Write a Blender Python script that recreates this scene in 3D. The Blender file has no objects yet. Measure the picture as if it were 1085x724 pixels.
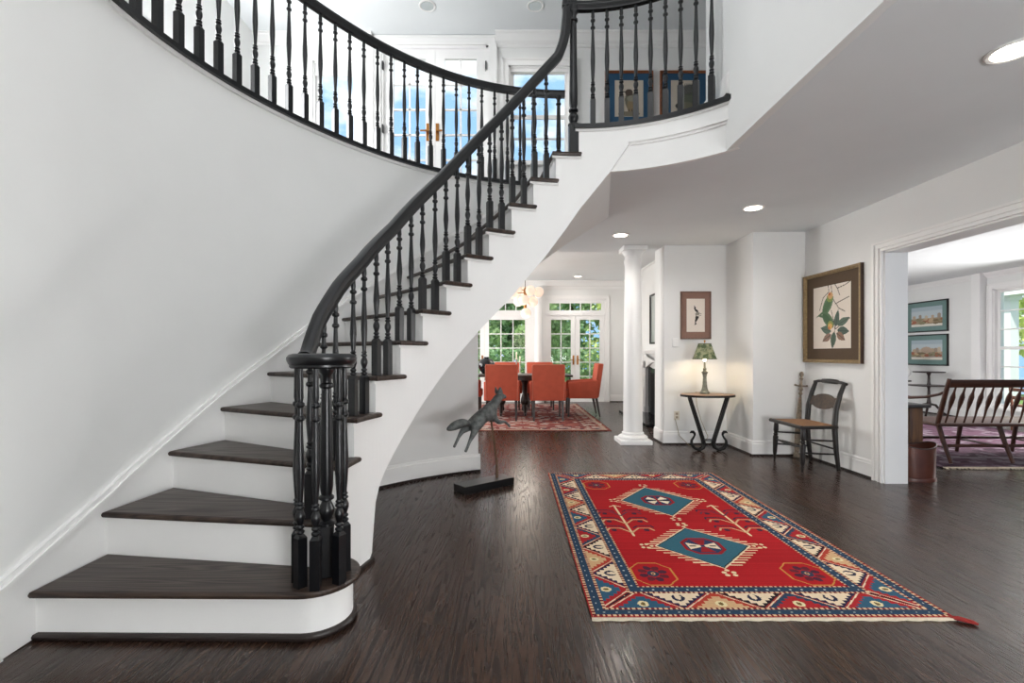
import bpy, bmesh, math, random
import numpy as np
from mathutils import Vector, Matrix
random.seed(7)
R_ = math.radians
C = bpy.context.scene.collection
sc = bpy.context.scene

# ------------------------------------------------------------------ camera, world, lights, exposure
cam_d = bpy.data.cameras.new('camera')
cam = bpy.data.objects.new('camera', cam_d); C.objects.link(cam)
cam.location = (0, 0, 1.15); cam.rotation_euler = (R_(90), 0, 0)
cam_d.sensor_fit = 'HORIZONTAL'; cam_d.sensor_width = 36; cam_d.lens = 36*510/1085
cam_d.shift_x = 0; cam_d.shift_y = 13/1085; cam_d.clip_start = .02
sc.camera = cam
vs = sc.view_settings
sc.display_settings.display_device = 'sRGB'
vs.view_transform = 'Standard'; vs.look = 'None'; vs.gamma = 1; vs.use_curve_mapping = False
vs.exposure = 0.85

w = bpy.data.worlds.new('sky'); sc.world = w; w.use_nodes = True
nt = w.node_tree; nt.nodes.clear()
def N(t, **k):
    n = nt.nodes.new(t)
    for a, v in k.items(): setattr(n, a, v)
    return n
out = N('ShaderNodeOutputWorld'); bg = N('ShaderNodeBackground'); tc = N('ShaderNodeTexCoord')
mp = N('ShaderNodeMapping'); mp.inputs['Scale'].default_value = (2.2, 2.2, 4.5); mp.inputs['Location'].default_value = (.35, .2, .4)
no = N('ShaderNodeTexNoise'); no.inputs['Scale'].default_value = 2.4; no.inputs['Detail'].default_value = 7; no.inputs['Roughness'].default_value = .55
rp = N('ShaderNodeValToRGB'); rp.color_ramp.elements[0].position = .44; rp.color_ramp.elements[0].color = (.34, .58, .96, 1)
rp.color_ramp.elements[1].position = .60; rp.color_ramp.elements[1].color = (1.15, 1.15, 1.17, 1)
L = nt.links.new
L(tc.outputs['Generated'], mp.inputs['Vector']); L(mp.outputs[0], no.inputs['Vector']); L(no.outputs['Fac'], rp.inputs[0])
L(rp.outputs[0], bg.inputs['Color']); bg.inputs['Strength'].default_value = .75; L(bg.outputs[0], out.inputs[0])

def light(name, kind, loc, energy, color=(1, 1, 1), rot=(0, 0, 0), size=None, sizey=None, parent=None, spot=None, blend=.6):
    d = bpy.data.lights.new(name, kind); d.energy = energy; d.color = color
    if kind == 'AREA':
        d.shape = 'RECTANGLE' if sizey else 'DISK'; d.size = size
        if sizey: d.size_y = sizey
    elif kind == 'SUN': d.angle = size or .01
    else: d.shadow_soft_size = size or .05
    if kind == 'SPOT': d.spot_size = R_(spot); d.spot_blend = blend
    o = bpy.data.objects.new(name, d); C.objects.link(o); o.location = loc; o.rotation_euler = rot
    if parent: o.parent = parent; o.location = Vector(loc) - parent.location
    return o
# sun on the garden, from the left (the house is closed on that side)
sun = light('sun', 'SUN', (-20, 0, 20), 4.0, (1, .96, .88), (0, 0, 0), .02)
sun.rotation_euler = Vector((1.0, .6, -2.2)).to_track_quat('-Z', 'Y').to_euler()
# area light standing for front windows; the wall behind the camera is closed
light('front_window_daylight', 'AREA', (-.2, -2.95, 3.6), 2, (.97, .985, 1), (R_(90), 0, 0), 3.6, 4.0)
light('front_hall_fill', 'AREA', (2.7, -2.95, .95), 165, (.97, .985, 1), (R_(120), 0, 0), 1.8, 1.7)  # added low fill, tilted up to brighten the hall ceiling
# added overhead fill under the foyer ceiling
light('foyer_high_fill', 'AREA', (-.1, .2, 5.1), 30, (.97, .985, 1), (0, 0, 0), 2.6, 2.6)
# daylight from the living room's side window, off to the right
light('living_window_daylight', 'AREA', (7.9, 5.9, 1.4), 110, (1, .99, .98), (R_(72), 0, R_(90)), 1.6, 1.8)
light('living_inner_fill', 'AREA', (3.62, 8.3, 1.25), 24, (1, .99, .98), (R_(84), 0, R_(-90)), 1.6, 1.4)  # added unseen fill facing the living room wall; no source stands here
# added fill for the dining room; its left wall has no windows
light('dining_fill', 'AREA', (-3.3, 8.7, 1.3), 98, (1, .99, .97), (R_(95), 0, R_(-90)), 3.0, 1.9)
# added fill tilted up at the upper hall ceiling; left wall is solid
light('upper_hall_fill', 'AREA', (-3.15, 4.2, 3.9), 74, (.96, .98, 1), (R_(112), 0, R_(-90)), 2.2, 1.4)

# ------------------------------------------------------------------ helpers
def lin(c):
    if isinstance(c, str):
        c = [int(c[i:i+2], 16)/255 for i in (0, 2, 4)]
    return tuple((x/12.92 if x <= .04045 else ((x+.055)/1.055)**2.4) for x in c)

MATS = {}
def mat(name, col, rough=.5, metal=0, var=.06, scale=8, bump=0, emit=None, estr=0, stretch=None, spec=.5, coat=0):
    if name in MATS: return MATS[name]
    m = bpy.data.materials.new(name); m.use_nodes = True; MATS[name] = m
    t = m.node_tree; p = t.nodes['Principled BSDF']
    c = lin(col)
    co = t.nodes.new('ShaderNodeTexCoord'); mpn = t.nodes.new('ShaderNodeMapping')
    nz = t.nodes.new('ShaderNodeTexNoise'); nz.inputs['Scale'].default_value = scale; nz.inputs['Detail'].default_value = 5
    if stretch: mpn.inputs['Scale'].default_value = stretch
    t.links.new(co.outputs['Object'], mpn.inputs[0]); t.links.new(mpn.outputs[0], nz.inputs['Vector'])
    r = t.nodes.new('ShaderNodeValToRGB')
    r.color_ramp.elements[0].position = .3; r.color_ramp.elements[1].position = .7
    r.color_ramp.elements[0].color = (*[x*(1-var) for x in c], 1); r.color_ramp.elements[1].color = (*[min(1, x*(1+var)) for x in c], 1)
    t.links.new(nz.outputs['Fac'], r.inputs[0]); t.links.new(r.outputs[0], p.inputs['Base Color'])
    p.inputs['Roughness'].default_value = rough; p.inputs['Metallic'].default_value = metal
    p.inputs['Specular IOR Level'].default_value = spec
    if coat: p.inputs['Coat Weight'].default_value = coat
    if bump:
        b = t.nodes.new('ShaderNodeBump'); b.inputs['Strength'].default_value = bump; b.inputs['Distance'].default_value = .01
        t.links.new(nz.outputs['Fac'], b.inputs['Height']); t.links.new(b.outputs[0], p.inputs['Normal'])
    if emit:
        p.inputs['Emission Color'].default_value = (*lin(emit), 1); p.inputs['Emission Strength'].default_value = estr
    return m

def mat_vcol(name, rough=.9, fuzz=.12, scale=120, spec=.3):
    m = bpy.data.materials.new(name); m.use_nodes = True; MATS[name] = m
    t = m.node_tree; p = t.nodes['Principled BSDF']
    a = t.nodes.new('ShaderNodeVertexColor'); a.layer_name = 'Col'
    co = t.nodes.new('ShaderNodeTexCoord'); nz = t.nodes.new('ShaderNodeTexNoise'); nz.inputs['Scale'].default_value = scale; nz.inputs['Detail'].default_value = 3
    t.links.new(co.outputs['Object'], nz.inputs['Vector'])
    mr = t.nodes.new('ShaderNodeMapRange'); mr.inputs['To Min'].default_value = 1-fuzz; mr.inputs['To Max'].default_value = 1+fuzz
    t.links.new(nz.outputs['Fac'], mr.inputs[0])
    mx = t.nodes.new('ShaderNodeVectorMath'); mx.operation = 'SCALE'
    t.links.new(a.outputs['Color'], mx.inputs[0]); t.links.new(mr.outputs[0], mx.inputs['Scale'])
    t.links.new(mx.outputs[0], p.inputs['Base Color'])
    p.inputs['Roughness'].default_value = rough; p.inputs['Specular IOR Level'].default_value = spec
    return m

def mat_wood(name, cdark, clight, rough=.3, plank=None, axis='Y', gscale=1.0, spec=.5):
    """long grain; optional planks running along Y"""
    m = bpy.data.materials.new(name); m.use_nodes = True; MATS[name] = m
    t = m.node_tree; p = t.nodes['Principled BSDF']; LK = t.links.new
    co = t.nodes.new('ShaderNodeTexCoord'); mpn = t.nodes.new('ShaderNodeMapping')
    s = {'X': (1.2, 22, 22), 'Y': (22, 1.2, 22), 'Z': (22, 22, 1.2)}[axis]
    mpn.inputs['Scale'].default_value = [x*gscale for x in s]
    LK(co.outputs['Object'], mpn.inputs[0])
    nz = t.nodes.new('ShaderNodeTexNoise'); nz.inputs['Scale'].default_value = 1.6; nz.inputs['Detail'].default_value = 6; nz.inputs['Distortion'].default_value = 1.2
    src = mpn.outputs[0]
    ramp = t.nodes.new('ShaderNodeValToRGB'); ramp.color_ramp.elements[0].position = .33; ramp.color_ramp.elements[1].position = .68
    ramp.color_ramp.elements[0].color = (*lin(cdark), 1); ramp.color_ramp.elements[1].color = (*lin(clight), 1)
    base = ramp.outputs[0]
    if plank:
        br = t.nodes.new('ShaderNodeTexBrick'); mp2 = t.nodes.new('ShaderNodeMapping')
        mp2.inputs['Rotation'].default_value = (0, 0, R_(90))
        LK(co.outputs['Object'], mp2.inputs[0]); LK(mp2.outputs[0], br.inputs['Vector'])
        br.inputs['Scale'].default_value = 1; br.inputs['Brick Width'].default_value = 1.7; br.inputs['Row Height'].default_value = plank
        br.inputs['Mortar Size'].default_value = .0012; br.inputs['Mortar Smooth'].default_value = .2; br.offset = .37; br.offset_frequency = 3
        br.inputs['Color1'].default_value = (0, 0, 0, 1); br.inputs['Color2'].default_value = (1, 1, 1, 1); br.inputs['Mortar'].default_value = (.5, .5, .5, 1)
        # shift grain per plank
        ad = t.nodes.new('ShaderNodeVectorMath'); ad.operation = 'MULTIPLY_ADD'
        ad.inputs[1].default_value = (9, 31, 0)
        LK(br.outputs['Color'], ad.inputs[0]); LK(mpn.outputs[0], ad.inputs[2]); src = ad.outputs[0]
        mr = t.nodes.new('ShaderNodeMapRange'); mr.inputs['To Min'].default_value = .72; mr.inputs['To Max'].default_value = 1.22
        LK(br.outputs['Color'], mr.inputs[0])
        sc_ = t.nodes.new('ShaderNodeVectorMath'); sc_.operation = 'SCALE'
        LK(ramp.outputs[0], sc_.inputs[0]); LK(mr.outputs[0], sc_.inputs['Scale'])
        mixm = t.nodes.new('ShaderNodeMix'); mixm.data_type = 'RGBA'
        LK(br.outputs['Fac'], mixm.inputs['Factor']); LK(sc_.outputs[0], mixm.inputs['A']); mixm.inputs['B'].default_value = (.008, .006, .005, 1)
        base = mixm.outputs['Result']
    LK(src, nz.inputs['Vector']); LK(nz.outputs['Fac'], ramp.inputs[0]); LK(base, p.inputs['Base Color'])
    rr = t.nodes.new('ShaderNodeMapRange'); rr.inputs['To Min'].default_value = rough*.8; rr.inputs['To Max'].default_value = rough*1.25
    LK(nz.outputs['Fac'], rr.inputs[0]); LK(rr.outputs[0], p.inputs['Roughness'])
    b = t.nodes.new('ShaderNodeBump'); b.inputs['Strength'].default_value = .12; b.inputs['Distance'].default_value = .002
    LK(nz.outputs['Fac'], b.inputs['Height']); LK(b.outputs[0], p.inputs['Normal'])
    p.inputs['Specular IOR Level'].default_value = spec
    return m

def mat_oak(name, cdark, clight, rough, axis, plank, spec):
    """dark stained oak: cathedral grain from contour lines of stretched noise, optional strip planks along Y"""
    m = bpy.data.materials.new(name); m.use_nodes = True; MATS[name] = m
    t = m.node_tree; p = t.nodes['Principled BSDF']; LK = t.links.new
    def nd(ty, **k):
        n = t.nodes.new(ty)
        for a, v in k.items(): setattr(n, a, v)
        return n
    def math_(op, a, b=None, c=None):
        n = nd('ShaderNodeMath', operation=op)
        for i, x in enumerate((a, b, c)):
            if x is None: continue
            if isinstance(x, (int, float)): n.inputs[i].default_value = x
            else: LK(x, n.inputs[i])
        return n.outputs[0]
    co = nd('ShaderNodeTexCoord'); sp = nd('ShaderNodeSeparateXYZ'); LK(co.outputs['Object'], sp.inputs[0])
    u, v = (sp.outputs[0], sp.outputs[1]) if axis == 'Y' else (sp.outputs[1], sp.outputs[0])   # u across, v along the grain
    seam = None
    if plank:
        r0 = math_('DIVIDE', u, plank); row = math_('FLOOR', r0)
        w1 = nd('ShaderNodeTexWhiteNoise', noise_dimensions='1D'); LK(row, w1.inputs['W'])
        yy = math_('ADD', math_('DIVIDE', v, 1.5), math_('MULTIPLY', w1.outputs['Value'], 9.0)); cell = math_('FLOOR', yy)
        cb = nd('ShaderNodeCombineXYZ'); LK(row, cb.inputs[0]); LK(cell, cb.inputs[1])
        w2 = nd('ShaderNodeTexWhiteNoise', noise_dimensions='3D'); LK(cb.outputs[0], w2.inputs['Vector']); rnd = w2.outputs['Value']
        f1 = math_('FRACT', r0); f2 = math_('FRACT', yy)
        seam = math_('MAXIMUM', math_('LESS_THAN', f1, .016), math_('LESS_THAN', f2, .0016))
        uo = math_('ADD', u, math_('MULTIPLY', rnd, 17.0)); vo = math_('ADD', v, math_('MULTIPLY', rnd, 53.0))
    else: uo, vo, rnd = u, v, None
    c1 = nd('ShaderNodeCombineXYZ'); LK(math_('MULTIPLY', uo, 13.0), c1.inputs[0]); LK(math_('MULTIPLY', vo, .6), c1.inputs[1]); LK(sp.outputs[2], c1.inputs[2])
    n1 = nd('ShaderNodeTexNoise'); n1.inputs['Scale'].default_value = 1.0; n1.inputs['Detail'].default_value = 1.5; LK(c1.outputs[0], n1.inputs['Vector'])
    lines = math_('PINGPONG', math_('MULTIPLY', n1.outputs['Fac'], 15.0), .5)          # 0..0.5 contour bands
    c2 = nd('ShaderNodeCombineXYZ'); LK(math_('MULTIPLY', uo, 260.0), c2.inputs[0]); LK(math_('MULTIPLY', vo, 7.0), c2.inputs[1])
    n2 = nd('ShaderNodeTexNoise'); n2.inputs['Scale'].default_value = 1.0; n2.inputs['Detail'].default_value = 2; LK(c2.outputs[0], n2.inputs['Vector'])
    g = math_('ADD', math_('MULTIPLY', lines, 1.1), math_('MULTIPLY', math_('SUBTRACT', n2.outputs['Fac'], .5), .9))
    ramp = nd('ShaderNodeValToRGB'); ramp.color_ramp.elements[0].position = .02; ramp.color_ramp.elements[1].position = .5
    ramp.color_ramp.elements[0].color = (*lin(cdark), 1); ramp.color_ramp.elements[1].color = (*lin(clight), 1); LK(g, ramp.inputs[0])
    col = ramp.outputs[0]
    if plank:
        mr = nd('ShaderNodeMapRange'); mr.inputs['To Min'].default_value = .74; mr.inputs['To Max'].default_value = 1.2; LK(rnd, mr.inputs[0])
        s1 = nd('ShaderNodeVectorMath', operation='SCALE'); LK(col, s1.inputs[0]); LK(mr.outputs[0], s1.inputs['Scale'])
        mx = nd('ShaderNodeMix', data_type='RGBA'); LK(math_('MULTIPLY', seam, .7), mx.inputs['Factor']); LK(s1.outputs[0], mx.inputs['A']); mx.inputs['B'].default_value = (.006, .0045, .004, 1)
        col = mx.outputs['Result']
    LK(col, p.inputs['Base Color'])
    rr = nd('ShaderNodeMapRange'); rr.inputs['To Min'].default_value = rough*1.2; rr.inputs['To Max'].default_value = rough*.85; rr.inputs['From Max'].default_value = .5
    LK(lines, rr.inputs[0]); LK(rr.outputs[0], p.inputs['Roughness'])
    b = nd('ShaderNodeBump'); b.inputs['Strength'].default_value = .10; b.inputs['Distance'].default_value = .002; LK(g, b.inputs['Height']); LK(b.outputs[0], p.inputs['Normal'])
    p.inputs['Specular IOR Level'].default_value = spec
    return m

def mat_glass(name):
    m = bpy.data.materials.new(name); m.use_nodes = True; MATS[name] = m
    t = m.node_tree; t.nodes.clear(); o = t.nodes.new('ShaderNodeOutputMaterial')
    tr = t.nodes.new('ShaderNodeBsdfTransparent'); tr.inputs[0].default_value = (.96, .98, .97, 1)
    gl = t.nodes.new('ShaderNodeBsdfGlossy'); gl.inputs['Roughness'].default_value = .02
    fr = t.nodes.new('ShaderNodeFresnel'); fr.inputs['IOR'].default_value = 1.2
    mx = t.nodes.new('ShaderNodeMixShader')
    t.links.new(fr.outputs[0], mx.inputs[0]); t.links.new(tr.outputs[0], mx.inputs[1]); t.links.new(gl.outputs[0], mx.inputs[2]); t.links.new(mx.outputs[0], o.inputs[0])
    return m

WALL = mat('wall_paint', 'ECECEA', .75, var=.012, scale=3)
TRIM = mat('trim_paint', 'F3F2F0', .42, var=.01, scale=4)
CEIL = mat('ceiling_paint', 'E6E9EA', .85, var=.012, scale=3)
BLACK = mat('black_lacquer', '101114', .3, var=.15, scale=14)
TREADW = mat_oak('tread_oak', '281E1A', '43352D', .36, 'X', None, .35)
FLOORW = mat_oak('floor_oak', '241712', '453228', .25, 'Y', .102, .36)
SHOE = mat('dark_shoe', '241B18', .4, var=.2, scale=20)
GLASS = mat_glass('window_glass')
BRASS = mat('brass', 'A9743F', .3, 1, var=.08)

class MB:
    def __init__(s): s.v = []; s.f = []; s.m = []; s.sm = []
    def add(s, vs_, fs, mi=0, smooth=False):
        o = len(s.v); s.v += [tuple(v) for v in vs_]
        for f in fs: s.f.append([i+o for i in f]); s.m.append(mi); s.sm.append(smooth)
        return s
    def box(s, x0, x1, y0, y1, z0, z1, mi=0, M=None):
        vs_ = [Vector((x, y, z)) for x in (x0, x1) for y in (y0, y1) for z in (z0, z1)]
        if M: vs_ = [M @ v for v in vs_]
        return s.add(vs_, [(0, 1, 3, 2), (4, 6, 7, 5), (0, 4, 5, 1), (2, 3, 7, 6), (0, 2, 6, 4), (1, 5, 7, 3)], mi)
    def bbox(s, x0, x1, y0, y1, z0, z1, r=.01, mi=0, M=None, seg=3):
        """box with rounded edges"""
        bm = bmesh.new(); bmesh.ops.create_cube(bm, size=1)
        for v in bm.verts: v.co = Vector((x0+(v.co.x+.5)*(x1-x0), y0+(v.co.y+.5)*(y1-y0), z0+(v.co.z+.5)*(z1-z0)))
        bmesh.ops.bevel(bm, geom=bm.edges[:], offset=r, segments=seg, profile=.5, affect='EDGES')
        return s.bm(bm, mi, M, True)
    def bm(s, bm, mi=0, M=None, smooth=True):
        bm.verts.index_update()
        vs_ = [(M @ v.co if M else v.co.copy()) for v in bm.verts]
        s.add(vs_, [[v.index for v in f.verts] for f in bm.faces], mi, smooth); bm.free(); return s
    def lathe(s, prof, cx=0, cy=0, n=24, mi=0, M=None, sx=1, sy=1, cz=0, smooth=True):
        vs_ = []; fs = []
        for (r, z) in prof:
            for i in range(n):
                a = 2*math.pi*i/n; v = Vector((cx+r*sx*math.cos(a), cy+r*sy*math.sin(a), cz+z)); vs_.append(M @ v if M else v)
        k = len(prof)
        for j in range(k-1):
            for i in range(n): fs.append((j*n+i, j*n+(i+1) % n, (j+1)*n+(i+1) % n, (j+1)*n+i))
        s.add(vs_, fs, mi, smooth)
        o = len(s.v)-len(vs_)
        s.f.append([o+i for i in range(n)][::-1]); s.m.append(mi); s.sm.append(False)
        s.f.append([o+(k-1)*n+i for i in range(n)]); s.m.append(mi); s.sm.append(False)
        return s
    def tube(s, pts, r, n=10, mi=0, M=None, flat=1.0):
        """round tube along points; r number or list"""
        P = [Vector(p) for p in pts]; k = len(P)
        rs = r if isinstance(r, (list, tuple)) else [r]*k
        vs_ = []; prev = None
        for i, p in enumerate(P):
            t = (P[min(i+1, k-1)]-P[max(i-1, 0)]).normalized()
            if prev is None:
                a = t.cross(Vector((0, 0, 1)))
                if a.length < .05: a = t.cross(Vector((0, 1, 0)))
            else: a = prev - t*prev.dot(t)
            a.normalize(); prev = a; b = t.cross(a)
            for j in range(n):
                an = 2*math.pi*j/n; v = p+(a*math.cos(an)+b*math.sin(an)*flat)*rs[i]; vs_.append(M @ v if M else v)
        fs = []
        for i in range(k-1):
            for j in range(n): fs.append((i*n+j, i*n+(j+1) % n, (i+1)*n+(j+1) % n, (i+1)*n+j))
        fs.append(list(range(n))[::-1]); fs.append([(k-1)*n+j for j in range(n)])
        return s.add(vs_, fs, mi, True)
    def prism(s, poly, z0, z1, mi=0, r=0, M=None, smooth=False):
        """extruded 2D polygon; r rounds top and bottom edges inward"""
        def off(d):
            n = len(poly); o = []
            A = sum(poly[i][0]*poly[(i+1) % n][1]-poly[(i+1) % n][0]*poly[i][1] for i in range(n))
            sg = 1 if A > 0 else -1
            for i in range(n):
                p0 = Vector(poly[i-1][:2]); p1 = Vector(poly[i][:2]); p2 = Vector(poly[(i+1) % n][:2])
                e1 = (p1-p0).normalized(); e2 = (p2-p1).normalized()
                n1 = Vector((-e1.y, e1.x))*sg; n2 = Vector((-e2.y, e2.x))*sg
                b = n1+n2; b = b/max(.3, b.dot(n1)) if b.length > 1e-6 else n1
                q = p1+b*d; o.append((q.x, q.y))
            return o
        lay = [(poly, z0), (poly, z1)]
        if r: lay = [(off(r), z0), (off(r*.3), z0+r*.3), (poly, z0+r), (poly, z1-r), (off(r*.3), z1-r*.3), (off(r), z1)]
        n = len(poly); vs_ = []
        for pl, z in lay:
            for q in pl: v = Vector((q[0], q[1], z)); vs_.append(M @ v if M else v)
        fs = []
        for j in range(len(lay)-1):
            for i in range(n): fs.append((j*n+i, j*n+(i+1) % n, (j+1)*n+(i+1) % n, (j+1)*n+i))
        s.add(vs_, fs, mi, smooth); o = len(s.v)-len(vs_)
        s.f.append([o+i for i in range(n)][::-1]); s.m.append(mi); s.sm.append(False)
        s.f.append([o+(len(lay)-1)*n+i for i in range(n)]); s.m.append(mi); s.sm.append(False)
        return s
    def sweep(s, path, sides, prof, mi=0, smooth=True):
        """profile (side, up) along path, explicit side vectors"""
        P = [Vector(p) for p in path]; k = len(P); n = len(prof); vs_ = []
        for i, p in enumerate(P):
            t = (P[min(i+1, k-1)]-P[max(i-1, 0)]).normalized(); sd = Vector(sides[i]).normalized()
            sd = (sd-t*sd.dot(t)).normalized(); up = t.cross(sd)
            if up.z < -1e-3: up = -up
            for (a, b) in prof: vs_.append(p+sd*a+up*b)
        fs = []
        for i in range(k-1):
            for j in range(n): fs.append((i*n+j, i*n+(j+1) % n, (i+1)*n+(j+1) % n, (i+1)*n+j))
        fs.append(list(range(n))[::-1]); fs.append([(k-1)*n+j for j in range(n)])
        return s.add(vs_, fs, mi, smooth)
    def build(s, name, mats, parent=None, auto=True, local=False):
        me = bpy.data.meshes.new(name)
        inv = None
        if parent is not None and not local:
            root = parent
            while root.parent: root = root.parent
            inv = root.matrix_basis.inverted()
        me.from_pydata([(inv @ Vector(v)) if inv else v for v in s.v], [], s.f)
        if not isinstance(mats, (list, tuple)): mats = [mats]
        for m in mats: me.materials.append(m)
        me.polygons.foreach_set('material_index', s.m); me.polygons.foreach_set('use_smooth', s.sm)
        me.validate(); bm = bmesh.new(); bm.from_mesh(me); bmesh.ops.recalc_face_normals(bm, faces=bm.faces[:])
        for e in bm.edges:
            if len(e.link_faces) == 2 and e.calc_face_angle(0) > R_(38): e.smooth = False
        bm.to_mesh(me); bm.free()
        o = bpy.data.objects.new(name, me); C.objects.link(o)
        if parent is not None: o.parent = parent
        return o

def tag(o, label, cat, group=None, kind=None):
    o['label'] = label; o['category'] = cat
    if group: o['group'] = group
    if kind: o['kind'] = kind
    return o
def thing(name, label, cat, loc=(0, 0, 0), rz=0, group=None):
    o = bpy.data.objects.new(name, None); C.objects.link(o); o.empty_display_size = .1
    o.matrix_basis = Matrix.Translation(loc) @ Matrix.Rotation(rz, 4, 'Z')
    return tag(o, label, cat, group)
def struct(mb, name, mats, parent=None):
    o = mb.build(name, mats, parent)
    if parent is None: o['kind'] = 'structure'
    return o
def copy_tree(o, parent=None):
    c = o.copy(); C.objects.link(c)
    if parent: c.parent = parent
    for ch in list(o.children):
        if ch is not c: copy_tree(ch, c)
    return c
def interp(tab, x):
    tab = sorted(tab)
    if x <= tab[0][0]: return tab[0][1]
    for i in range(len(tab)-1):
        (a, va), (b, vb) = tab[i], tab[i+1]
        if x <= b:
            t = (x-a)/(b-a)
            va0 = tab[i-1] if i > 0 else None; vb1 = tab[i+2] if i+2 < len(tab) else None
            ma = (vb-va0[1])/(b-va0[0]) if va0 else (vb-va)/(b-a)
            mb_ = (vb1[1]-va)/(vb1[0]-a) if vb1 else (vb-va)/(b-a)
            h = b-a
            return (2*t**3-3*t*t+1)*va+(t**3-2*t*t+t)*h*ma+(-2*t**3+3*t*t)*vb+(t**3-t*t)*h*mb_
    return tab[-1][1]
def lerp_tab(tab, x):
    tab = sorted(tab)
    if x <= tab[0][0]: return tab[0][1]
    for (a, va), (b, vb) in zip(tab, tab[1:]):
        if x <= b: return va+(vb-va)*(x-a)/(b-a)
    return tab[-1][1]

# painted panels (rug, prints): a grid mesh with one colour per cell
class Canvas:
    def __init__(s, w_, h_, res, bgc):
        s.w, s.h = w_, h_; s.nx = max(2, int(round(w_/res))); s.ny = max(2, int(round(h_/res)))
        s.X, s.Y = np.meshgrid((np.arange(s.nx)+.5)*w_/s.nx, (np.arange(s.ny)+.5)*h_/s.ny)
        s.a = np.zeros((s.ny, s.nx, 3)); s.a[:] = lin(bgc)
    def put(s, mask, c): s.a[mask] = lin(c) if isinstance(c, str) else c
    def poly(s, pts, c=None):
        m = np.zeros_like(s.X, bool); n = len(pts)
        for i in range(n):
            x0, y0 = pts[i]; x1, y1 = pts[(i+1) % n]
            if y0 == y1: continue
            k = ((y0 > s.Y) != (y1 > s.Y)) & (s.X < (x1-x0)*(s.Y-y0)/(y1-y0)+x0); m ^= k
        if c is not None: s.put(m, c)
        return m
    def line(s, p, q, t, c):
        p = np.array(p, float); q = np.array(q, float); d = q-p; l2 = max(1e-9, d@d)
        u = np.clip(((s.X-p[0])*d[0]+(s.Y-p[1])*d[1])/l2, 0, 1)
        s.put((s.X-p[0]-u*d[0])**2+(s.Y-p[1]-u*d[1])**2 < (t/2)**2, c)
    def pline(s, pts, t, c):
        for p, q in zip(pts, pts[1:]): s.line(p, q, t, c)
    def ell(s, cx, cy, a, b, c, rot=0):
        dx, dy = s.X-cx, s.Y-cy; ca, sa = math.cos(rot), math.sin(rot)
        s.put(((dx*ca+dy*sa)/a)**2+((-dx*sa+dy*ca)/b)**2 < 1, c)
    def mesh(s, name, origin, U, V, m, parent=None, wavy=None):
        O = Vector(origin); U = Vector(U).normalized(); V = Vector(V).normalized()
        nx, ny = s.nx, s.ny
        vs_ = [O+U*(s.w*i/nx)+V*(s.h*j/ny) for j in range(ny+1) for i in range(nx+1)]
        fs = [(j*(nx+1)+i, j*(nx+1)+i+1, (j+1)*(nx+1)+i+1, (j+1)*(nx+1)+i) for j in range(ny) for i in range(nx)]
        if parent is not None:
            root = parent
            while root.parent: root = root.parent
            inv = root.matrix_basis.inverted(); vs_ = [inv @ v for v in vs_]
        me = bpy.data.meshes.new(name); me.from_pydata([tuple(v) for v in vs_], [], fs); me.materials.append(m)
        ca = me.color_attributes.new('Col', 'FLOAT_COLOR', 'CORNER')
        col = np.ones((ny*nx, 4, 4), np.float32); col[:, :, :3] = s.a.reshape(-1, 1, 3)
        ca.data.foreach_set('color', col.ravel())
        o = bpy.data.objects.new(name, me); C.objects.link(o)
        if parent is not None: o.parent = parent
        return o

# ------------------------------------------------------------------ stair geometry (metres; centre of the sweep at CX, CY)
CX, CY = .5, 2.3
RISE = .205; UP = 14*RISE; HC = 2.526; UC = 5.18
def pol(th, r): return (CX+r*math.cos(R_(th)), CY+r*math.sin(R_(th)))
RW = [(88, 2.60), (95, 2.59), (109, 2.55), (125, 2.48), (140, 2.42), (152, 2.405), (164, 2.415), (174, 2.43), (178, 2.433), (182, 2.433)]
def rwall(th):
    return interp(RW, th) if th <= 180 else 2.433/math.cos(R_(th-180))
TIN = {1: 196.5, 2: 188.7, 3: 181, 4: 173.2, 5: 163.6, 6: 153.5, 7: 145.1, 8: 136.4, 9: 128.8, 10: 121.3, 11: 113.6, 12: 106.2, 13: 98.8, 14: 91.2}
TOUT = {1: 189.2, 2: 181.3, 3: 171.9, 4: 163.7, 5: 155.5, 6: 148, 7: 140.5, 8: 133, 9: 125.8, 10: 119, 11: 112, 12: 105, 13: 98, 14: 91.0}
RS = 1.33       # face of the inner string
def pitch_in(th): return lerp_tab([(TIN[k], k*RISE) for k in TIN], th)
def pitch_out(th): return interp([(TOUT[k], k*RISE) for k in TOUT], th)
BOT = [(163.9, 0), (163.7, .18), (161.6, .372), (158.5, .467), (153.1, .597), (143.7, .829), (134.7, 1.051), (123.5, 1.312), (112.5, 1.558), (100.6, 1.886), (94.1, 2.089), (89.2, 2.253), (79.5, 2.525)]
def sbot(th): return 0 if th >= 163.9 else lerp_tab(BOT, th)

# ------------------------------------------------------------------ structure: floor, ceilings, walls
struct(MB().box(-4, 9.2, -3, 11.7, -.06, 0), 'floor', FLOORW)

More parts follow.
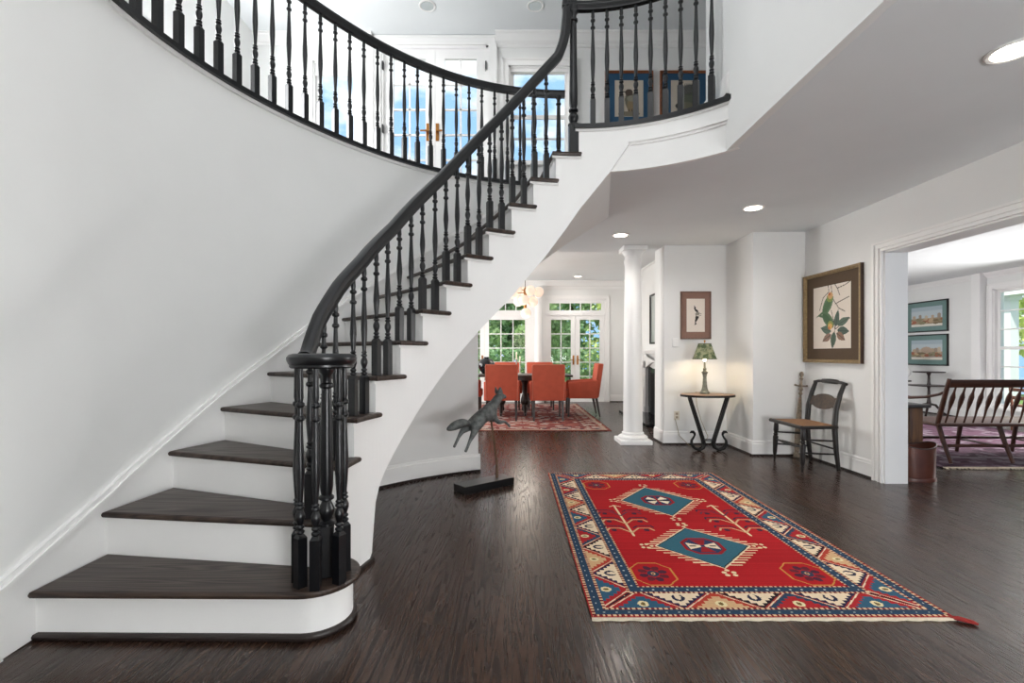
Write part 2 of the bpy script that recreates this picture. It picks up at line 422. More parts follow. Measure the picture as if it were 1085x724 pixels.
def arc(t0, t1, n, rf): return [pol(t0+(t1-t0)*i/n, rf(t0+(t1-t0)*i/n) if callable(rf) else rf) for i in range(n+1)]
ti = math.degrees(math.acos(.95/1.37)); tj = math.degrees(math.acos(1.0/1.37))
slab = [(1.50, -3)]+arc(tj, 90.5, 16, 1.37) + arc(90.5, 180, 40, lambda t: rwall(t)+.06)
slab += [(CX-2.493, -3), (-3.4, -3), (-3.4, 6.1), (-3.4, 6.5), (3.49, 6.5), (3.49, -3)]
struct(MB().prism(slab, HC, UP-.012), 'ceiling', CEIL)
struct(MB().prism(slab, UP-.012, UP), 'floor_upper', TREADW)
struct(MB().box(-3.5, 3.6, -3, 6.3, UC, UC+.1), 'ceiling_upper', CEIL)
struct(MB().box(-3.6, 2.9, 6.5, 11.7, 2.89, 2.99), 'ceiling_dining', CEIL)
struct(MB().box(3.49, 8.4, -1, 10.8, HC, HC+.1), 'ceiling_living', CEIL)

# curved wall beside and under the stair
def ring_wall(t0, t1, n, rf, th_, z0f, z1f, mb=None, mi=0):
    mb = mb or MB(); a = [t0+(t1-t0)*i/n for i in range(n+1)]
    vs_ = []
    for t in a:
        r = rf(t) if callable(rf) else rf
        for rr in (r, r+th_):
            for z in (z0f(t) if callable(z0f) else z0f, z1f(t) if callable(z1f) else z1f):
                x, y = pol(t, rr); vs_.append((x, y, z))
    fs = []
    for i in range(n):
        b = i*4; c = b+4
        fs += [(b, b+1, c+1, c), (b+2, c+2, c+3, b+3), (b+1, b+3, c+3, c+1), (b, c, c+2, b+2)]
    fs += [(0, 2, 3, 1), (n*4, n*4+1, n*4+3, n*4+2)]
    return mb.add(vs_, fs, mi, True)
mbw = ring_wall(109, 180, 70, rwall, .14, 0, UP-.03)
ring_wall(90.5, 109, 14, rwall, .14, HC, UP-.03, mbw)
mbw.box(CX-2.573, CX-2.433, -3, CY, 0, UP-.03)
struct(mbw, 'wall_left', WALL)

# hall right wall with wide opening, back wall with chase
def wall_grid(name, fixed, f0, f1, a0, a1, z0, z1, holes, m=WALL):
    """wall in plane 'Y' (runs along X) or 'X' (runs along Y), with rectangular holes (a0,a1,z0,z1)"""
    mb = MB()
    A = sorted({a0, a1, *[h[0] for h in holes], *[h[1] for h in holes]}); A = [x for x in A if a0 <= x <= a1]
    Z = sorted({z0, z1, *[h[2] for h in holes], *[h[3] for h in holes]}); Z = [z for z in Z if z0 <= z <= z1]
    for i in range(len(A)-1):
        for j in range(len(Z)-1):
            ca, cz = (A[i]+A[i+1])/2, (Z[j]+Z[j+1])/2
            if any(h[0] < ca < h[1] and h[2] < cz < h[3] for h in holes): continue
            if fixed == 'Y': mb.box(A[i], A[i+1], f0, f1, Z[j], Z[j+1])
            else: mb.box(f0, f1, A[i], A[i+1], Z[j], Z[j+1])
    return struct(mb, name, m)
XR = 3.31
wall_grid('wall_right', 'X', XR, XR+.18, -3, 5.43, 0, HC, [(1.7, 4.27, -1, 2.06)])
struct(MB().prism([(1.93, 6.11), (2.72, 6.11), (2.72, 5.43), (XR+.18, 5.43), (XR+.18, 6.5), (1.93, 6.5)], 0, HC), 'wall_back', WALL)
struct(MB().box(-3.4, 3.49, -3.15, -3.0, 0, UC), 'wall_front', WALL)
# dining room
DOORS = [(.80, 2.24, 0, 2.46), (-1.78, .45, 0, 2.46)]
wall_grid('wall_dining_far', 'Y', 11.5, 11.66, -3.5, 2.9, 0, 2.9, DOORS)
struct(MB().box(2.75, 2.9, 6.5, 11.5, 0, 2.9), 'wall_dining_right', WALL)
wall_grid('wall_dining_left', 'X', -3.6, -3.45, 4.0, 11.6, 0, 2.9, [])
struct(MB().box(-3.6, -1.2, 5.4, 5.5, 0, HC), 'wall_dining_near', WALL)
# living room
LW = (7.0, 8.10, .25, 2.24)
wall_grid('wall_living_right', 'X', 8.1, 8.28, -1, 10.7, 0, HC, [LW, (5.3, 6.6, .25, 2.24)])
struct(MB().box(3.49, 8.3, 10.6, 10.75, 0, HC), 'wall_living_far', WALL)
# upper storey
UWIN = [(-2.52, -1.96, 3.4, 4.86), (-1.66, -.30, UP, 5.06), (-.04, .74, 3.56, 4.80)]
wall_grid('wall_upper_back', 'Y', 6.1, 6.26, -3.4, 3.5, UP, UC, UWIN)
struct(MB().box(-3.4, -3.25, -3, 6.1, UP, UC), 'wall_upper_left', WALL)
struct(MB().box(3.3, 3.45, -3, 6.1, UP, UC), 'wall_upper_right', WALL)
struct(MB().box(1.45, 1.57, -3, 3.6, HC+.001, UC), 'wall_gallery', WALL)

# ------------------------------------------------------------------ trim
def baseboard(mb, p, q, nrm, h=.17, th=.018, z=0):
    """straight baseboard from p to q, projecting along nrm"""
    p = Vector((*p, z)); q = Vector((*q, z)); n = Vector((*nrm, 0))
    prof = [(0, .018), (th, .018), (th, h-.035), (th*.75, h-.03), (th*.75, h-.012), (th*.3, h), (0, h)]
    for (pr, mi) in ((prof, 0), ([(0, 0), (th+.012, 0), (th+.012, .01), (th+.004, .02), (0, .02)], 1)):
        k = len(pr); vs_ = [a+n*d+Vector((0, 0, zz)) for a in (p, q) for d, zz in pr]
        mb.add(vs_, [(i, (i+1) % k, k+(i+1) % k, k+i) for i in range(k)]+[list(range(k))[::-1], [k+i for i in range(k)]], mi)
    return mb
mb = MB(); baseboard(mb, (XR, 4.39), (XR, 5.43), (-1, 0)); struct(mb, 'baseboard_right', [TRIM, SHOE])
mb = MB(); baseboard(mb, (1.93, 6.11), (2.72, 6.11), (0, -1)); baseboard(mb, (2.72, 6.11), (2.72, 5.43), (-1, 0)); baseboard(mb, (2.702, 5.43), (XR, 5.43), (0, -1)); baseboard(mb, (1.93, 6.092), (1.93, 6.5), (-1, 0))
struct(mb, 'baseboard_back', [TRIM, SHOE])
mb = MB()
ring_wall(108.6, 160, 40, lambda t: rwall(t)-.018, .018, .018, .15, mb, 0)
ring_wall(108.6, 160, 40, lambda t: rwall(t)-.010, .010, .15, .172, mb, 0)
ring_wall(108.6, 160, 40, lambda t: rwall(t)-.03, .03, 0, .02, mb, 1)
struct(mb, 'baseboard_left', [TRIM, SHOE])
mb = MB(); baseboard(mb, (2.24+.1, 11.5), (2.75, 11.5), (0, -1)); baseboard(mb, (2.75, 11.5), (2.75, 9.6), (-1, 0)); baseboard(mb, (.45, 11.5), (.8, 11.5), (0, -1))
struct(mb, 'baseboard_dining', [TRIM, SHOE])
mb = MB(); baseboard(mb, (8.1, 8.5), (8.1, 10.6), (-1, 0)); baseboard(mb, (3.49, 10.6), (8.1, 10.6), (0, -1)); struct(mb, 'baseboard_living', [TRIM, SHOE])
mb = MB(); baseboard(mb, (-.16, 6.1), (3.3, 6.1), (0, -1), z=UP); baseboard(mb, (-3.25, 6.1), (-1.8, 6.1), (0, -1), z=UP); baseboard(mb, (1.45, 3.21), (1.45, 3.6), (-1, 0), z=UP)
struct(mb, 'baseboard_upper', [TRIM, SHOE])
# crowns
def crown(mb, p, q, nrm, zc, h=.11, d=.09):
    p = Vector((*p, 0)); q = Vector((*q, 0)); n = Vector((*nrm, 0))
    pr = [(0, zc), (d, zc), (d, zc-h*.14), (d*.8, zc-h*.2), (d*.45, zc-h*.62), (d*.22, zc-h*.75), (d*.22, zc-h*.86), (d*.1, zc-h), (0, zc-h)]
    k = len(pr); vs_ = [a+n*dd+Vector((0, 0, z)) for a in (p, q) for dd, z in pr]
    return mb.add(vs_, [(i, (i+1) % k, k+(i+1) % k, k+i) for i in range(k)]+[list(range(k))[::-1], [k+i for i in range(k)]])
mb = MB(); crown(mb, (-.21, 6.1), (3.3, 6.1), (0, -1), UC, .15, .12); crown(mb, (-3.25, 6.1), (-1.76, 6.1), (0, -1), UC, .12, .1)
struct(mb, 'trim_1', TRIM)
mb = MB(); crown(mb, (-3.45, 11.5), (2.75, 11.5), (0, -1), 2.89, .2, .1); crown(mb, (2.75, 11.5), (2.75, 6.5), (-1, 0), 2.89, .2, .1)
struct(mb, 'trim_2', TRIM)
mb = MB(); crown(mb, (8.1, 7.0), (8.1, 10.6), (-1, 0), HC, .09, .08); crown(mb, (3.49, 10.6), (8.1, 10.6), (0, -1), HC, .09, .08)
mb.box(7.98, 8.1, 8.21, 8.37, 0, HC); struct(mb, 'trim_3', TRIM)
# casing and lining of the wide opening
mb = MB()
mb.box(XR-.02, XR, 4.27, 4.39, 0, 2.15); mb.box(XR-.02, XR, 1.7, 4.27, 2.06, 2.15)
for a, b in ((.095, .12), (.0, .018), (.04, .05)):
    mb.box(XR-.034, XR-.019, 4.27+a, 4.27+b, 0, 2.06+a*.75); mb.box(XR-.034, XR-.019, 1.7, 4.27+b, 2.06+a*.75, 2.06+b*.75)
mb.box(XR-.012, XR+.19, 4.255, 4.271, 0, 2.06); mb.box(XR-.012, XR+.19, 1.7, 4.27, 2.045, 2.061)
struct(mb, 'trim_4', TRIM)
# landing edge: black nosing and white fascia of the gallery
mb = MB(); ring_wall(ti-3.5, 91.5, 20, 1.30, .15, UP-.028, UP+.004, mb)
ring_wall(90.3, 180, 60, lambda t: rwall(t)-.045, .12, UP-.028, UP+.004, mb)
mb.box(CX-2.433-.06, CX-2.433+.045, -3, CY, UP-.028, UP+.004)
struct(mb, 'trim_5', BLACK)
mb = MB(); ring_wall(ti-4, 74.5, 16, RS-.001, .05, UP-.145, UP-.026, mb)
ring_wall(ti-4, 73.5, 16, 1.342, .03, UP-.165, UP-.14, mb)
ring_wall(ti-4, 91, 16, 1.352, .03, HC-.002, UP-.03, mb)
ring_wall(ti-4, 91, 20, 1.318, .05, UP-.045, UP-.027, mb)
ring_wall(90.3, 180, 60, lambda t: rwall(t)-.018, .04, UP-.05, UP-.027, mb)
struct(mb, 'trim_6', TRIM)

# ------------------------------------------------------------------ windows and french doors
def framed(mb, place, a0, a1, z0, z1, cols, rows, fw=.05, mw=.02, d0=0, d1=.04, rail=None, mids=()):
    """frame + muntins; place(a0,a1,d0,d1,z0,z1) adds a box; rail = bottom rail height"""
    rb = rail or fw
    place(mb, a0, a0+fw, d0, d1, z0, z1); place(mb, a1-fw, a1, d0, d1, z0, z1)
    place(mb, a0+fw, a1-fw, d0, d1, z0, z0+rb); place(mb, a0+fw, a1-fw, d0, d1, z1-fw, z1)
    ia0, ia1, iz0, iz1 = a0+fw, a1-fw, z0+rb, z1-fw
    dm = (d0+d1)/2
    for i in range(1, cols):
        c = ia0+(ia1-ia0)*i/cols; place(mb, c-mw/2, c+mw/2, dm-.012, dm+.012, iz0, iz1)
    for j in range(1, rows):
        c = iz0+(iz1-iz0)*j/rows; h = mw/2
        if j in mids: h = .025
        place(mb, ia0, ia1, dm-.012, dm+.012, c-h, c+h)
    return ia0, ia1, iz0, iz1, dm
def placeY(y): return lambda mb, a0, a1, d0, d1, z0, z1: mb.box(a0, a1, y+d0, y+d1, z0, z1)
def placeX(x): return lambda mb, a0, a1, d0, d1, z0, z1: mb.box(x+d0, x+d1, a0, a1, z0, z1)
def casing(mb, place, a0, a1, z0, z1, w_=.09, t_=.02, sill=False):
    place(mb, a0-w_, a0, -t_, 0, z0, z1+w_); place(mb, a1, a1+w_, -t_, 0, z0, z1+w_); place(mb, a0, a1, -t_, 0, z1, z1+w_)
    place(mb, a0-w_, a0-w_+.02, -t_-.012, -t_, z0, z1+w_); place(mb, a1+w_-.02, a1+w_, -t_-.012, -t_, z0, z1+w_)
    place(mb, a0-w_, a1+w_, -t_-.012, -t_, z1+w_-.02, z1+w_)
    if sill: place(mb, a0-w_-.02, a1+w_+.02, -.06, .05, z0-.035, z0)
def leaf(parent, place, a0, a1, z0, z1, cols, rows, handle=None, stile=.105, rail=.25):
    mb = MB(); r = framed(mb, place, a0, a1, z0, z1, cols, rows, stile, .022, .03, .075, rail)
    o = mb.build('door_leaf', TRIM, parent)
    g = MB(); place(g, r[0], r[1], r[4]-.003, r[4]+.003, r[2], r[3]); g.build('glass_pane', GLASS, o)
    if handle:
        ha, hz = handle
        h = MB(); place(h, ha-.02, ha+.02, .018, .03, hz-.11, hz+.11); place(h, ha-.008, ha+.008, -.02, .03, hz-.008, hz+.008)
        place(h, ha-.055 if handle[0] < (a0+a1)/2 and False else ha-.01, ha+.08 if a0 > ha-.2 else ha+.01, -.03, -.015, hz-.008, hz+.008) if False else None
        sgn = 1 if abs(ha-a0) < abs(ha-a1) else -1
        place(h, min(ha, ha+sgn*.09), max(ha, ha+sgn*.09), -.03, -.015, hz-.009, hz+.009)
        h.build('door_handle', BRASS, o)
    return o
# dining double doors with transom
P = placeY(11.5)
def fd(name, a0, a1, mid, cols, zt=2.46, handles=True, trans=5):
    mb = MB(); casing(mb, P, a0, a1, 0, zt, .08)
    P(mb, a0, a0+.03, 0, .12, 0, zt); P(mb, a1-.03, a1, 0, .12, 0, zt); P(mb, a0, a1, 0, .12, zt-.03, zt); P(mb, a0, a1, 0, .12, 2.07, 2.12); P(mb, a0, a1, 0, .14, 0, .02)
    r = framed(mb, P, a0+.03, a1-.03, 2.12, zt-.03, trans, 1, .07, .022, .03, .07)
    o = struct(mb, name, TRIM); g = MB(); P(g, r[0], r[1], r[4]-.003, r[4]+.003, r[2], r[3]); g.build('transom_glass', GLASS, o)
    return o
d1 = fd('door_1', .80, 2.24, 1.52, 2)
leaf(d1, P, .832, 1.517, .02, 2.07, 2, 5, (1.47, 1.0)); leaf(d1, P, 1.523, 2.208, .02, 2.07, 2, 5, (1.57, 1.0))
d2 = fd('door_2', -1.78, .45, -.66, 3, trans=8)
leaf(d2, P, -1.748, -.662, .02, 2.07, 3, 5, (-.71, 1.0)); leaf(d2, P, -.658, .418, .02, 2.07, 3, 5)
# upper french doors, windows
P = placeY(6.1)
mb = MB(); casing(mb, P, -1.66, -.30, UP, 5.06, .11)
P(mb, -1.66, -1.63, 0, .12, UP, 5.06); P(mb, -.33, -.30, 0, .12, UP, 5.06); P(mb, -1.66, -.3, 0, .12, 5.03, 5.06)
d3 = struct(mb, 'door_3', TRIM)
leaf(d3, P, -1.63, -.982, UP+.01, 5.03, 2, 5, (-1.07, 3.97), .12, .42); leaf(d3, P, -.978, -.33, UP+.01, 5.03, 2, 5, (-.95, 3.97), .12, .42)
mb = MB()
for x in (-1.635, -.33):
    for z in (3.3, 4.0, 4.8): mb.box(x-.008, x+.008, 6.075, 6.13, z-.05, z+.05)
mb.build('hinge', BLACK, d3)
def window(name, P, a0, a1, z0, z1, cols, rows, mids=(), blind=0, jd=.13):
    mb = MB(); casing(mb, P, a0, a1, z0, z1, .085, sill=True)
    P(mb, a0, a0+.02, 0, jd, z0, z1); P(mb, a1-.02, a1, 0, jd, z0, z1); P(mb, a0, a1, 0, jd, z1-.02, z1); P(mb, a0, a1, 0, jd, z0, z0+.02)
    r = framed(mb, P, a0+.02, a1-.02, z0+.02, z1-.02, cols, rows, .045, .02, .05, .09, None, mids)
    o = struct(mb, name, TRIM)
    g = MB(); P(g, r[0], r[1], r[4]-.003, r[4]+.003, r[2], r[3]); g.build('glass_pane', GLASS, o)
    if blind:
        b = MB()
        n = int(blind/.022)
        for i in range(n): P(b, a0+.025, a1-.025, .012, .034 if i % 2 else .04, z1-.022-(i+1)*.022, z1-.022-i*.022)
        b.build('blind', TRIM, o)
    return o
window('window_1', P, -2.52, -1.96, 3.4, 4.86, 1, 1, (), .17)
window('window_2', P, -.04, .74, 3.56, 4.80, 1, 4, (2,), .06)
window('window_3', placeX(8.1), LW[0], LW[1], LW[2], LW[3], 2, 6, (3,))
window('window_4', placeX(8.1), 5.3, 6.6, .25, 2.24, 2, 6, (3,))

# ------------------------------------------------------------------ the staircase
st = thing('staircase', 'curved white staircase with thirteen dark oak treads sweeping up along the plaster wall', 'staircase', (CX-1.5, CY-.2, 0))
th_ = .028
def ro(k): return TOUT[k]-.75
def ri(k): return TIN[k]-1.35
def tread_poly(k):
    fo = pol(TOUT[k], rwall(TOUT[k])-.016)
    if k == 1:
        p = [(CX-2.433+.016, 1.905), (-.85, 1.895)]
        p += [(-.85+.187*math.cos(R_(a)), 2.082+.187*math.sin(R_(a))) for a in range(-80, 91, 10)]
        p += [pol(ri(2)-.5, 1.36), pol(ro(2)-.1, rwall(ro(2))-.016)]
        return p
    p = [fo]
    t1 = TIN[k+1]-2.2
    p += arc(TIN[k], t1, 5, RS-.032)
    p += [pol(t1, RS+.02), pol(ri(k+1)-.2, RS+.03), pol(ro(k+1)-.1, rwall(ro(k+1))-.016)]
    return p
for k in range(1, 14):
    MB().prism(tread_poly(k), k*RISE-th_, k*RISE, r=.011).build('tread', TREADW, st)
for k in range(1, 15):
    mb = MB()
    if k == 1:
        pth = [(CX-2.433+.016, 1.937), (-.85, 1.927)]+[(-.85+.155*math.cos(R_(a)), 2.082+.155*math.sin(R_(a))) for a in range(-80, 91, 10)]
        mb.prism(pth+[(-.86, 2.2), (CX-2.433+.016, 2.2)], 0, RISE-th_+.002, smooth=True)
        mb.build('riser', TRIM, st)
        sh = MB(); big = [(CX-2.433+.016, 1.918), (-.85, 1.908)]+[(-.85+.174*math.cos(R_(a)), 2.082+.174*math.sin(R_(a))) for a in range(-80, 91, 10)]
        sh.prism(big+[(-.86, 2.19), (CX-2.433+.016, 2.19)], 0, .03, r=.011)
        sh.build('shoe_moulding', SHOE, st)
        continue
    a = pol(ri(k), RS+.001); b = pol(ro(k), rwall(ro(k))-.012)
    a2 = pol(ri(k)-.9, RS+.001); b2 = pol(ro(k)-.5, rwall(ro(k))-.012)
    mb.prism([a, b, b2, a2], (k-1)*RISE-.004, k*RISE-(th_-.002))
    # cove under the nosing
    n1 = pol(ri(k)+.45, RS-.004); n2 = pol(ro(k)+.25, rwall(ro(k))-.02)
    mb.prism([n1, n2, b2, a2], k*RISE-th_-.016, k*RISE-th_+.001)
    mb.build('riser', TRIM, st)
# inner string
mb = MB()
segs = []
edges = [ri(2)] + [ri(k) for k in range(3, 15)] + [74]
for i, k in enumerate(range(2, 15)):
    t0, t1 = edges[i], edges[i+1]; top = k*RISE-th_ if k < 14 else UP-.03
    n = 6 if k < 14 else 16
    aa = [t0+(t1-t0)*j/n for j in range(n+1)]
    if k in (5,): aa = sorted(set(aa) | {163.9, 163.7, 161.6, 158.5} if t0 > 163.9 > t1 else set(aa), reverse=True)
    def botf(t): return sbot(t) if t > 79.5 else min(UP-.145, 2.525+(79.5-t)*(UP-.145-2.525)/6.0)
    for u, v in zip(aa, aa[1:]):
        ring_wall(u, v, 1, RS, .035, botf, top, mb)
    # shadow cove under the tread return
    if k < 14: ring_wall(t0+1.2, t1-.9, 3, RS-.011, .015, top-.015, top+.001, mb)
mb.build('stringer', TRIM, st)
mb = MB(); ring_wall(ri(2), 163.6, 8, RS-.014, .016, 0, .022, mb); mb.build('shoe_moulding', SHOE, st)
# soffit: ruled surface from the string to the curved wall
mb = MB(); n = 70; vs_ = []; ts = [163.8+(79.5-163.8)*i/n for i in range(n+1)]
for t in ts:
    z = sbot(t)
    for r in (RS+.004, rwall(t)-.004):
        x, y = pol(t, r); vs_ += [(x, y, z+.002), (x, y, z+.03)]
fs = []
for i in range(n):
    b = i*4; c = b+4
    fs += [(b, c, c+2, b+2), (b+1, b+3, c+3, c+1), (b, b+1, c+1, c), (b+2, c+2, c+3, b+3)]
mb.add(vs_, fs, 0, True); mb.build('soffit', WALL, st)
# wall skirt with cap moulding
def skt(t):
    k = pitch_out(t)/RISE
    return pitch_out(t)+.035+.012*max(0, min(k, 7)-2)
mb = MB()
def skirt_run(off, thk, lo, hi):
    ts = [90.8+(180-90.8)*i/80 for i in range(81)]
    ring_wall(90.8, 180, 80, lambda t: rwall(t)-off, thk, lambda t: max(0, skt(t)+lo), lambda t: max(0.02, skt(t)+hi), mb)
    y0, y1 = 1.8, CY
    zA = .255; zB = skt(180); xx = CX-2.433
    for (ya, yb, za, zb) in ((y0, y1, zA, zB),):
        vs_ = [(xx+off-thk, ya, max(0, za+lo)), (xx+off, ya, max(0, za+lo)), (xx+off, ya, za+hi), (xx+off-thk, ya, za+hi),
               (xx+off-thk, yb, max(0, zb+lo)), (xx+off, yb, max(0, zb+lo)), (xx+off, yb, zb+hi), (xx+off-thk, yb, zb+hi)]
        mb.add(vs_, [(0, 1, 2, 3), (4, 7, 6, 5), (0, 4, 5, 1), (1, 5, 6, 2), (2, 6, 7, 3), (3, 7, 4, 0)])
skirt_run(.016, .016, -.45, 0); skirt_run(.03, .03, -.001, .016); skirt_run(.020, .020, .0155, .040)
mb.box(CX-2.433, CX-2.433+.03, 1.77, 1.8, 0, .27)
mb.build('skirt_board', TRIM, st)

# ------------------------------------------------------------------ railings
RAILP = [(-.021, -.036), (.021, -.036), (.023, -.016), (.030, -.006), (.032, .012), (.025, .029), (.011, .036), (-.011, .036), (-.025, .029), (-.032, .012), (-.030, -.006), (-.023, -.016)]
def rrail(th): return 1.362+.055*max(0, min(1, (th-166)/14))
def zrail(th): return pitch_in(th)+.68
def baluster(L_, blk=.20, b=.0195, hi=.135):
    mb = MB(); mb.box(-b, b, -b, b, 0, blk)
    mb.add([(-b, -b, blk), (b, -b, blk), (b, b, blk), (-b, b, blk), (-.011, -.011, blk+.014), (.011, -.011, blk+.014), (.011, .011, blk+.014), (-.011, .011, blk+.014)],
           [(0, 1, 5, 4), (1, 2, 6, 5), (2, 3, 7, 6), (3, 0, 4, 7), (4, 5, 6, 7)])
    z = blk+.012
    pr = [(.010, z), (.0175, z+.008), (.0175, z+.014), (.010, z+.02), (.0165, z+.028), (.0165, z+.033), (.010, z+.039), (.014, z+.052), (.0185, z+.066), (.0185, z+.08), (.013, z+.094),
          (.010, z+.1), (.0165, z+.106), (.0165, z+.111), (.010, z+.118), (.0155, z+.125), (.010, z+.132)]
    s0 = z+.132; tl = L_-hi-.02
    pr += [(.014, s0+(tl-s0)*.18), (.0175, s0+(tl-s0)*.38), (.0165, s0+(tl-s0)*.52), (.012, s0+(tl-s0)*.8), (.0098, tl)]
    for c in (L_-hi, L_-hi+.055): pr += [(.0098, c-.012), (.0165, c-.007), (.0185, c), (.0165, c+.007), (.0105, c+.012)]
    pr += [(.0135, L_-hi+.085), (.0115, L_-.02), (.0105, L_+.012)]
    return mb.lathe(pr, n=12)
_bal = {}
def put_bal(parent, x, y, z, L_, rz):
    key = round(L_, 3)
    ori = parent.location
    if key not in _bal:
        o = (baluster(key, hi=.205) if key > .85 and z < 1 else baluster(key)).build('baluster', BLACK, parent, local=True); _bal[key] = o.data
    else:
        o = bpy.data.objects.new('baluster', _bal[key]); C.objects.link(o); o.parent = parent
    o.location = Vector((x, y, z))-ori; o.rotation_euler = (0, 0, rz)
    return o
def newel(parent, x, y, z, L_, b, r0, rz, name='newel_post', top=None):
    mb = MB(); blk = .22
    mb.bbox(-b, b, -b, b, 0, blk, .004, seg=1)
    z0 = blk
    pr = [(b*1.15, z0-.001), (b*1.15, z0+.008), (r0*.62, z0+.016), (r0*.95, z0+.03), (r0*1.22, z0+.055), (r0*1.18, z0+.07), (r0*.75, z0+.095), (r0*.7, z0+.1), (r0*1.15, z0+.108), (r0*1.15, z0+.118), (r0*.8, z0+.126),
          (r0, z0+.16), (r0*1.02, z0+.24), (r0*.8, L_-.14), (r0*.72, L_-.09), (r0*1.05, L_-.084), (r0*1.1, L_-.078), (r0*1.05, L_-.07), (r0*.72, L_-.064), (r0*.75, L_-.035), (r0*1.1, L_-.02), (r0*1.25, L_-.008), (r0*1.25, L_)]
    if top: pr += [(r0*.9, L_+.08), (r0*1.1, L_+.088), (r0*1.0, L_+.1), (r0*.2, L_+.104)]
    mb.lathe(pr, n=20)
    o = mb.build(name, BLACK, parent, local=True); o.location = Vector((x, y, z))-parent.location; o.rotation_euler = (0, 0, rz)
    return o
br = thing('stair_railing', 'black turned stair railing rising from a round volute to the inner gallery edge', 'railing', (-.8, 2.03, RISE))
# handrail
path, sides = [], []
ths = [188.5+(96.5-188.5)*i/56 for i in range(57)]
for t in ths:
    x, y = pol(t, rrail(t)); z = zrail(t)
    if t > 184: z = max(1.125, z)
    path.append((x, y, z)); sides.append((math.cos(R_(t)), math.sin(R_(t)), 0))
gn = [(97.5, zrail(97.5)), (96.5, zrail(96.5)), (95.6, 3.455), (94.7, 3.52), (94.0, 3.60), (93.65, 3.69), (93.5, 3.76), (93.5, 3.828), (93.5, 3.9)]
for i in range(1, 7):
    for u in range(5):
        u = (u+(1 if i == 1 else 0))/5
        p0, p1, p2, p3 = gn[i-1:i+3] if i+3 <= len(gn) else gn[-4:]
        q = [.5*(2*b+(c-a)*u+(2*a-5*b+4*c-d)*u*u+(-a+3*b-3*c+d)*u**3) for a, b, c, d in zip(p0, p1, p2, p3)]
        x, y = pol(q[0], 1.36); path.append((x, y, q[1])); sides.append((math.cos(R_(q[0])), math.sin(R_(q[0])), 0))
x, y = pol(93.5, 1.36); path.append((x, y, 3.828)); sides.append((math.cos(R_(93.5)), math.sin(R_(93.5)), 0))
hr = MB().sweep(path, sides, RAILP).build('handrail', BLACK, br)
ZL = UP+.92
path, sides = [], []
for i in range(25):
    t = 94.6+(44.5-94.6)*i/24; x, y = pol(t, 1.36); path.append((x, y, ZL)); sides.append((math.cos(R_(t)), math.sin(R_(t)), 0))
MB().sweep(path, sides, RAILP).build('level_handrail', BLACK, br)
VX, VY = -.80, 2.03
MB().lathe([(.01, 1.09), (.122, 1.09), (.128, 1.096), (.128, 1.104), (.132, 1.108), (.139, 1.125), (.139, 1.135), (.13, 1.146), (.112, 1.151), (.01, 1.152)], VX, VY, 40).build('volute_cap', BLACK, br)
for a in (233, 277, 333, 45, 195):
    put_bal(br, VX+.098*math.cos(R_(a)), VY+.098*math.sin(R_(a)), RISE, 1.092-RISE, R_(a))
newel(br, -.79, 2.05, RISE, 1.092-RISE, .031, .027, R_(20))
for k in range(2, 13):
    for d in {2: (.45,), 4: (.46, .86), 5: (.36, .8)}.get(k, (.29, .81)):
        t = TIN[k]-d*(TIN[k]-TIN[k+1]); x, y = pol(t, rrail(t))
        put_bal(br, x, y, k*RISE, zrail(t)-.034-k*RISE, R_(t))
x, y = pol(91.4, 1.36); newel(br, x, y, 13*RISE, ZL-.03-13*RISE, .036, .031, R_(91), top=True)
for i in range(9):
    t = 85.2-4.46*i; x, y = pol(t, 1.36); put_bal(br, x, y, UP+.004, ZL-.034-UP, R_(t))
gr = thing('gallery_railing', 'long curved black balustrade along the upper hall edge above the plaster wall', 'railing', (*pol(135, 2.42), UP+.004))
path, sides = [], []
def rgal(t): return rwall(t)-.005
tts = [89.2+(180-89.2)*i/60 for i in range(61)]
for t in tts:
    x, y = pol(t, rgal(t)); path.append((x, y, ZL)); sides.append((math.cos(R_(t)), math.sin(R_(t)), 0))
for yy in (1.9, 1.2, .5, -.2): path.append((CX-2.433+.005, yy, ZL)); sides.append((-1, 0, 0))
MB().sweep(path, sides, RAILP).build('handrail', BLACK, gr)
s_ = 0; prev = None; t = 91.0
x, y = pol(90.6, rgal(90.6)); newel(gr, x, y, UP+.004, ZL-.03-UP, .026, .024, R_(90))
t = 90.6
while t < 180:
    t += math.degrees(.132/rgal(t)); x, y = pol(min(t, 180), rgal(min(t, 180)))
    put_bal(gr, x, y, UP+.004, ZL-.034-UP, R_(t))
yy = CY
for i in range(6):
    yy -= .132; put_bal(gr, CX-2.433+.005, yy, UP+.004, ZL-.034-UP, 0)

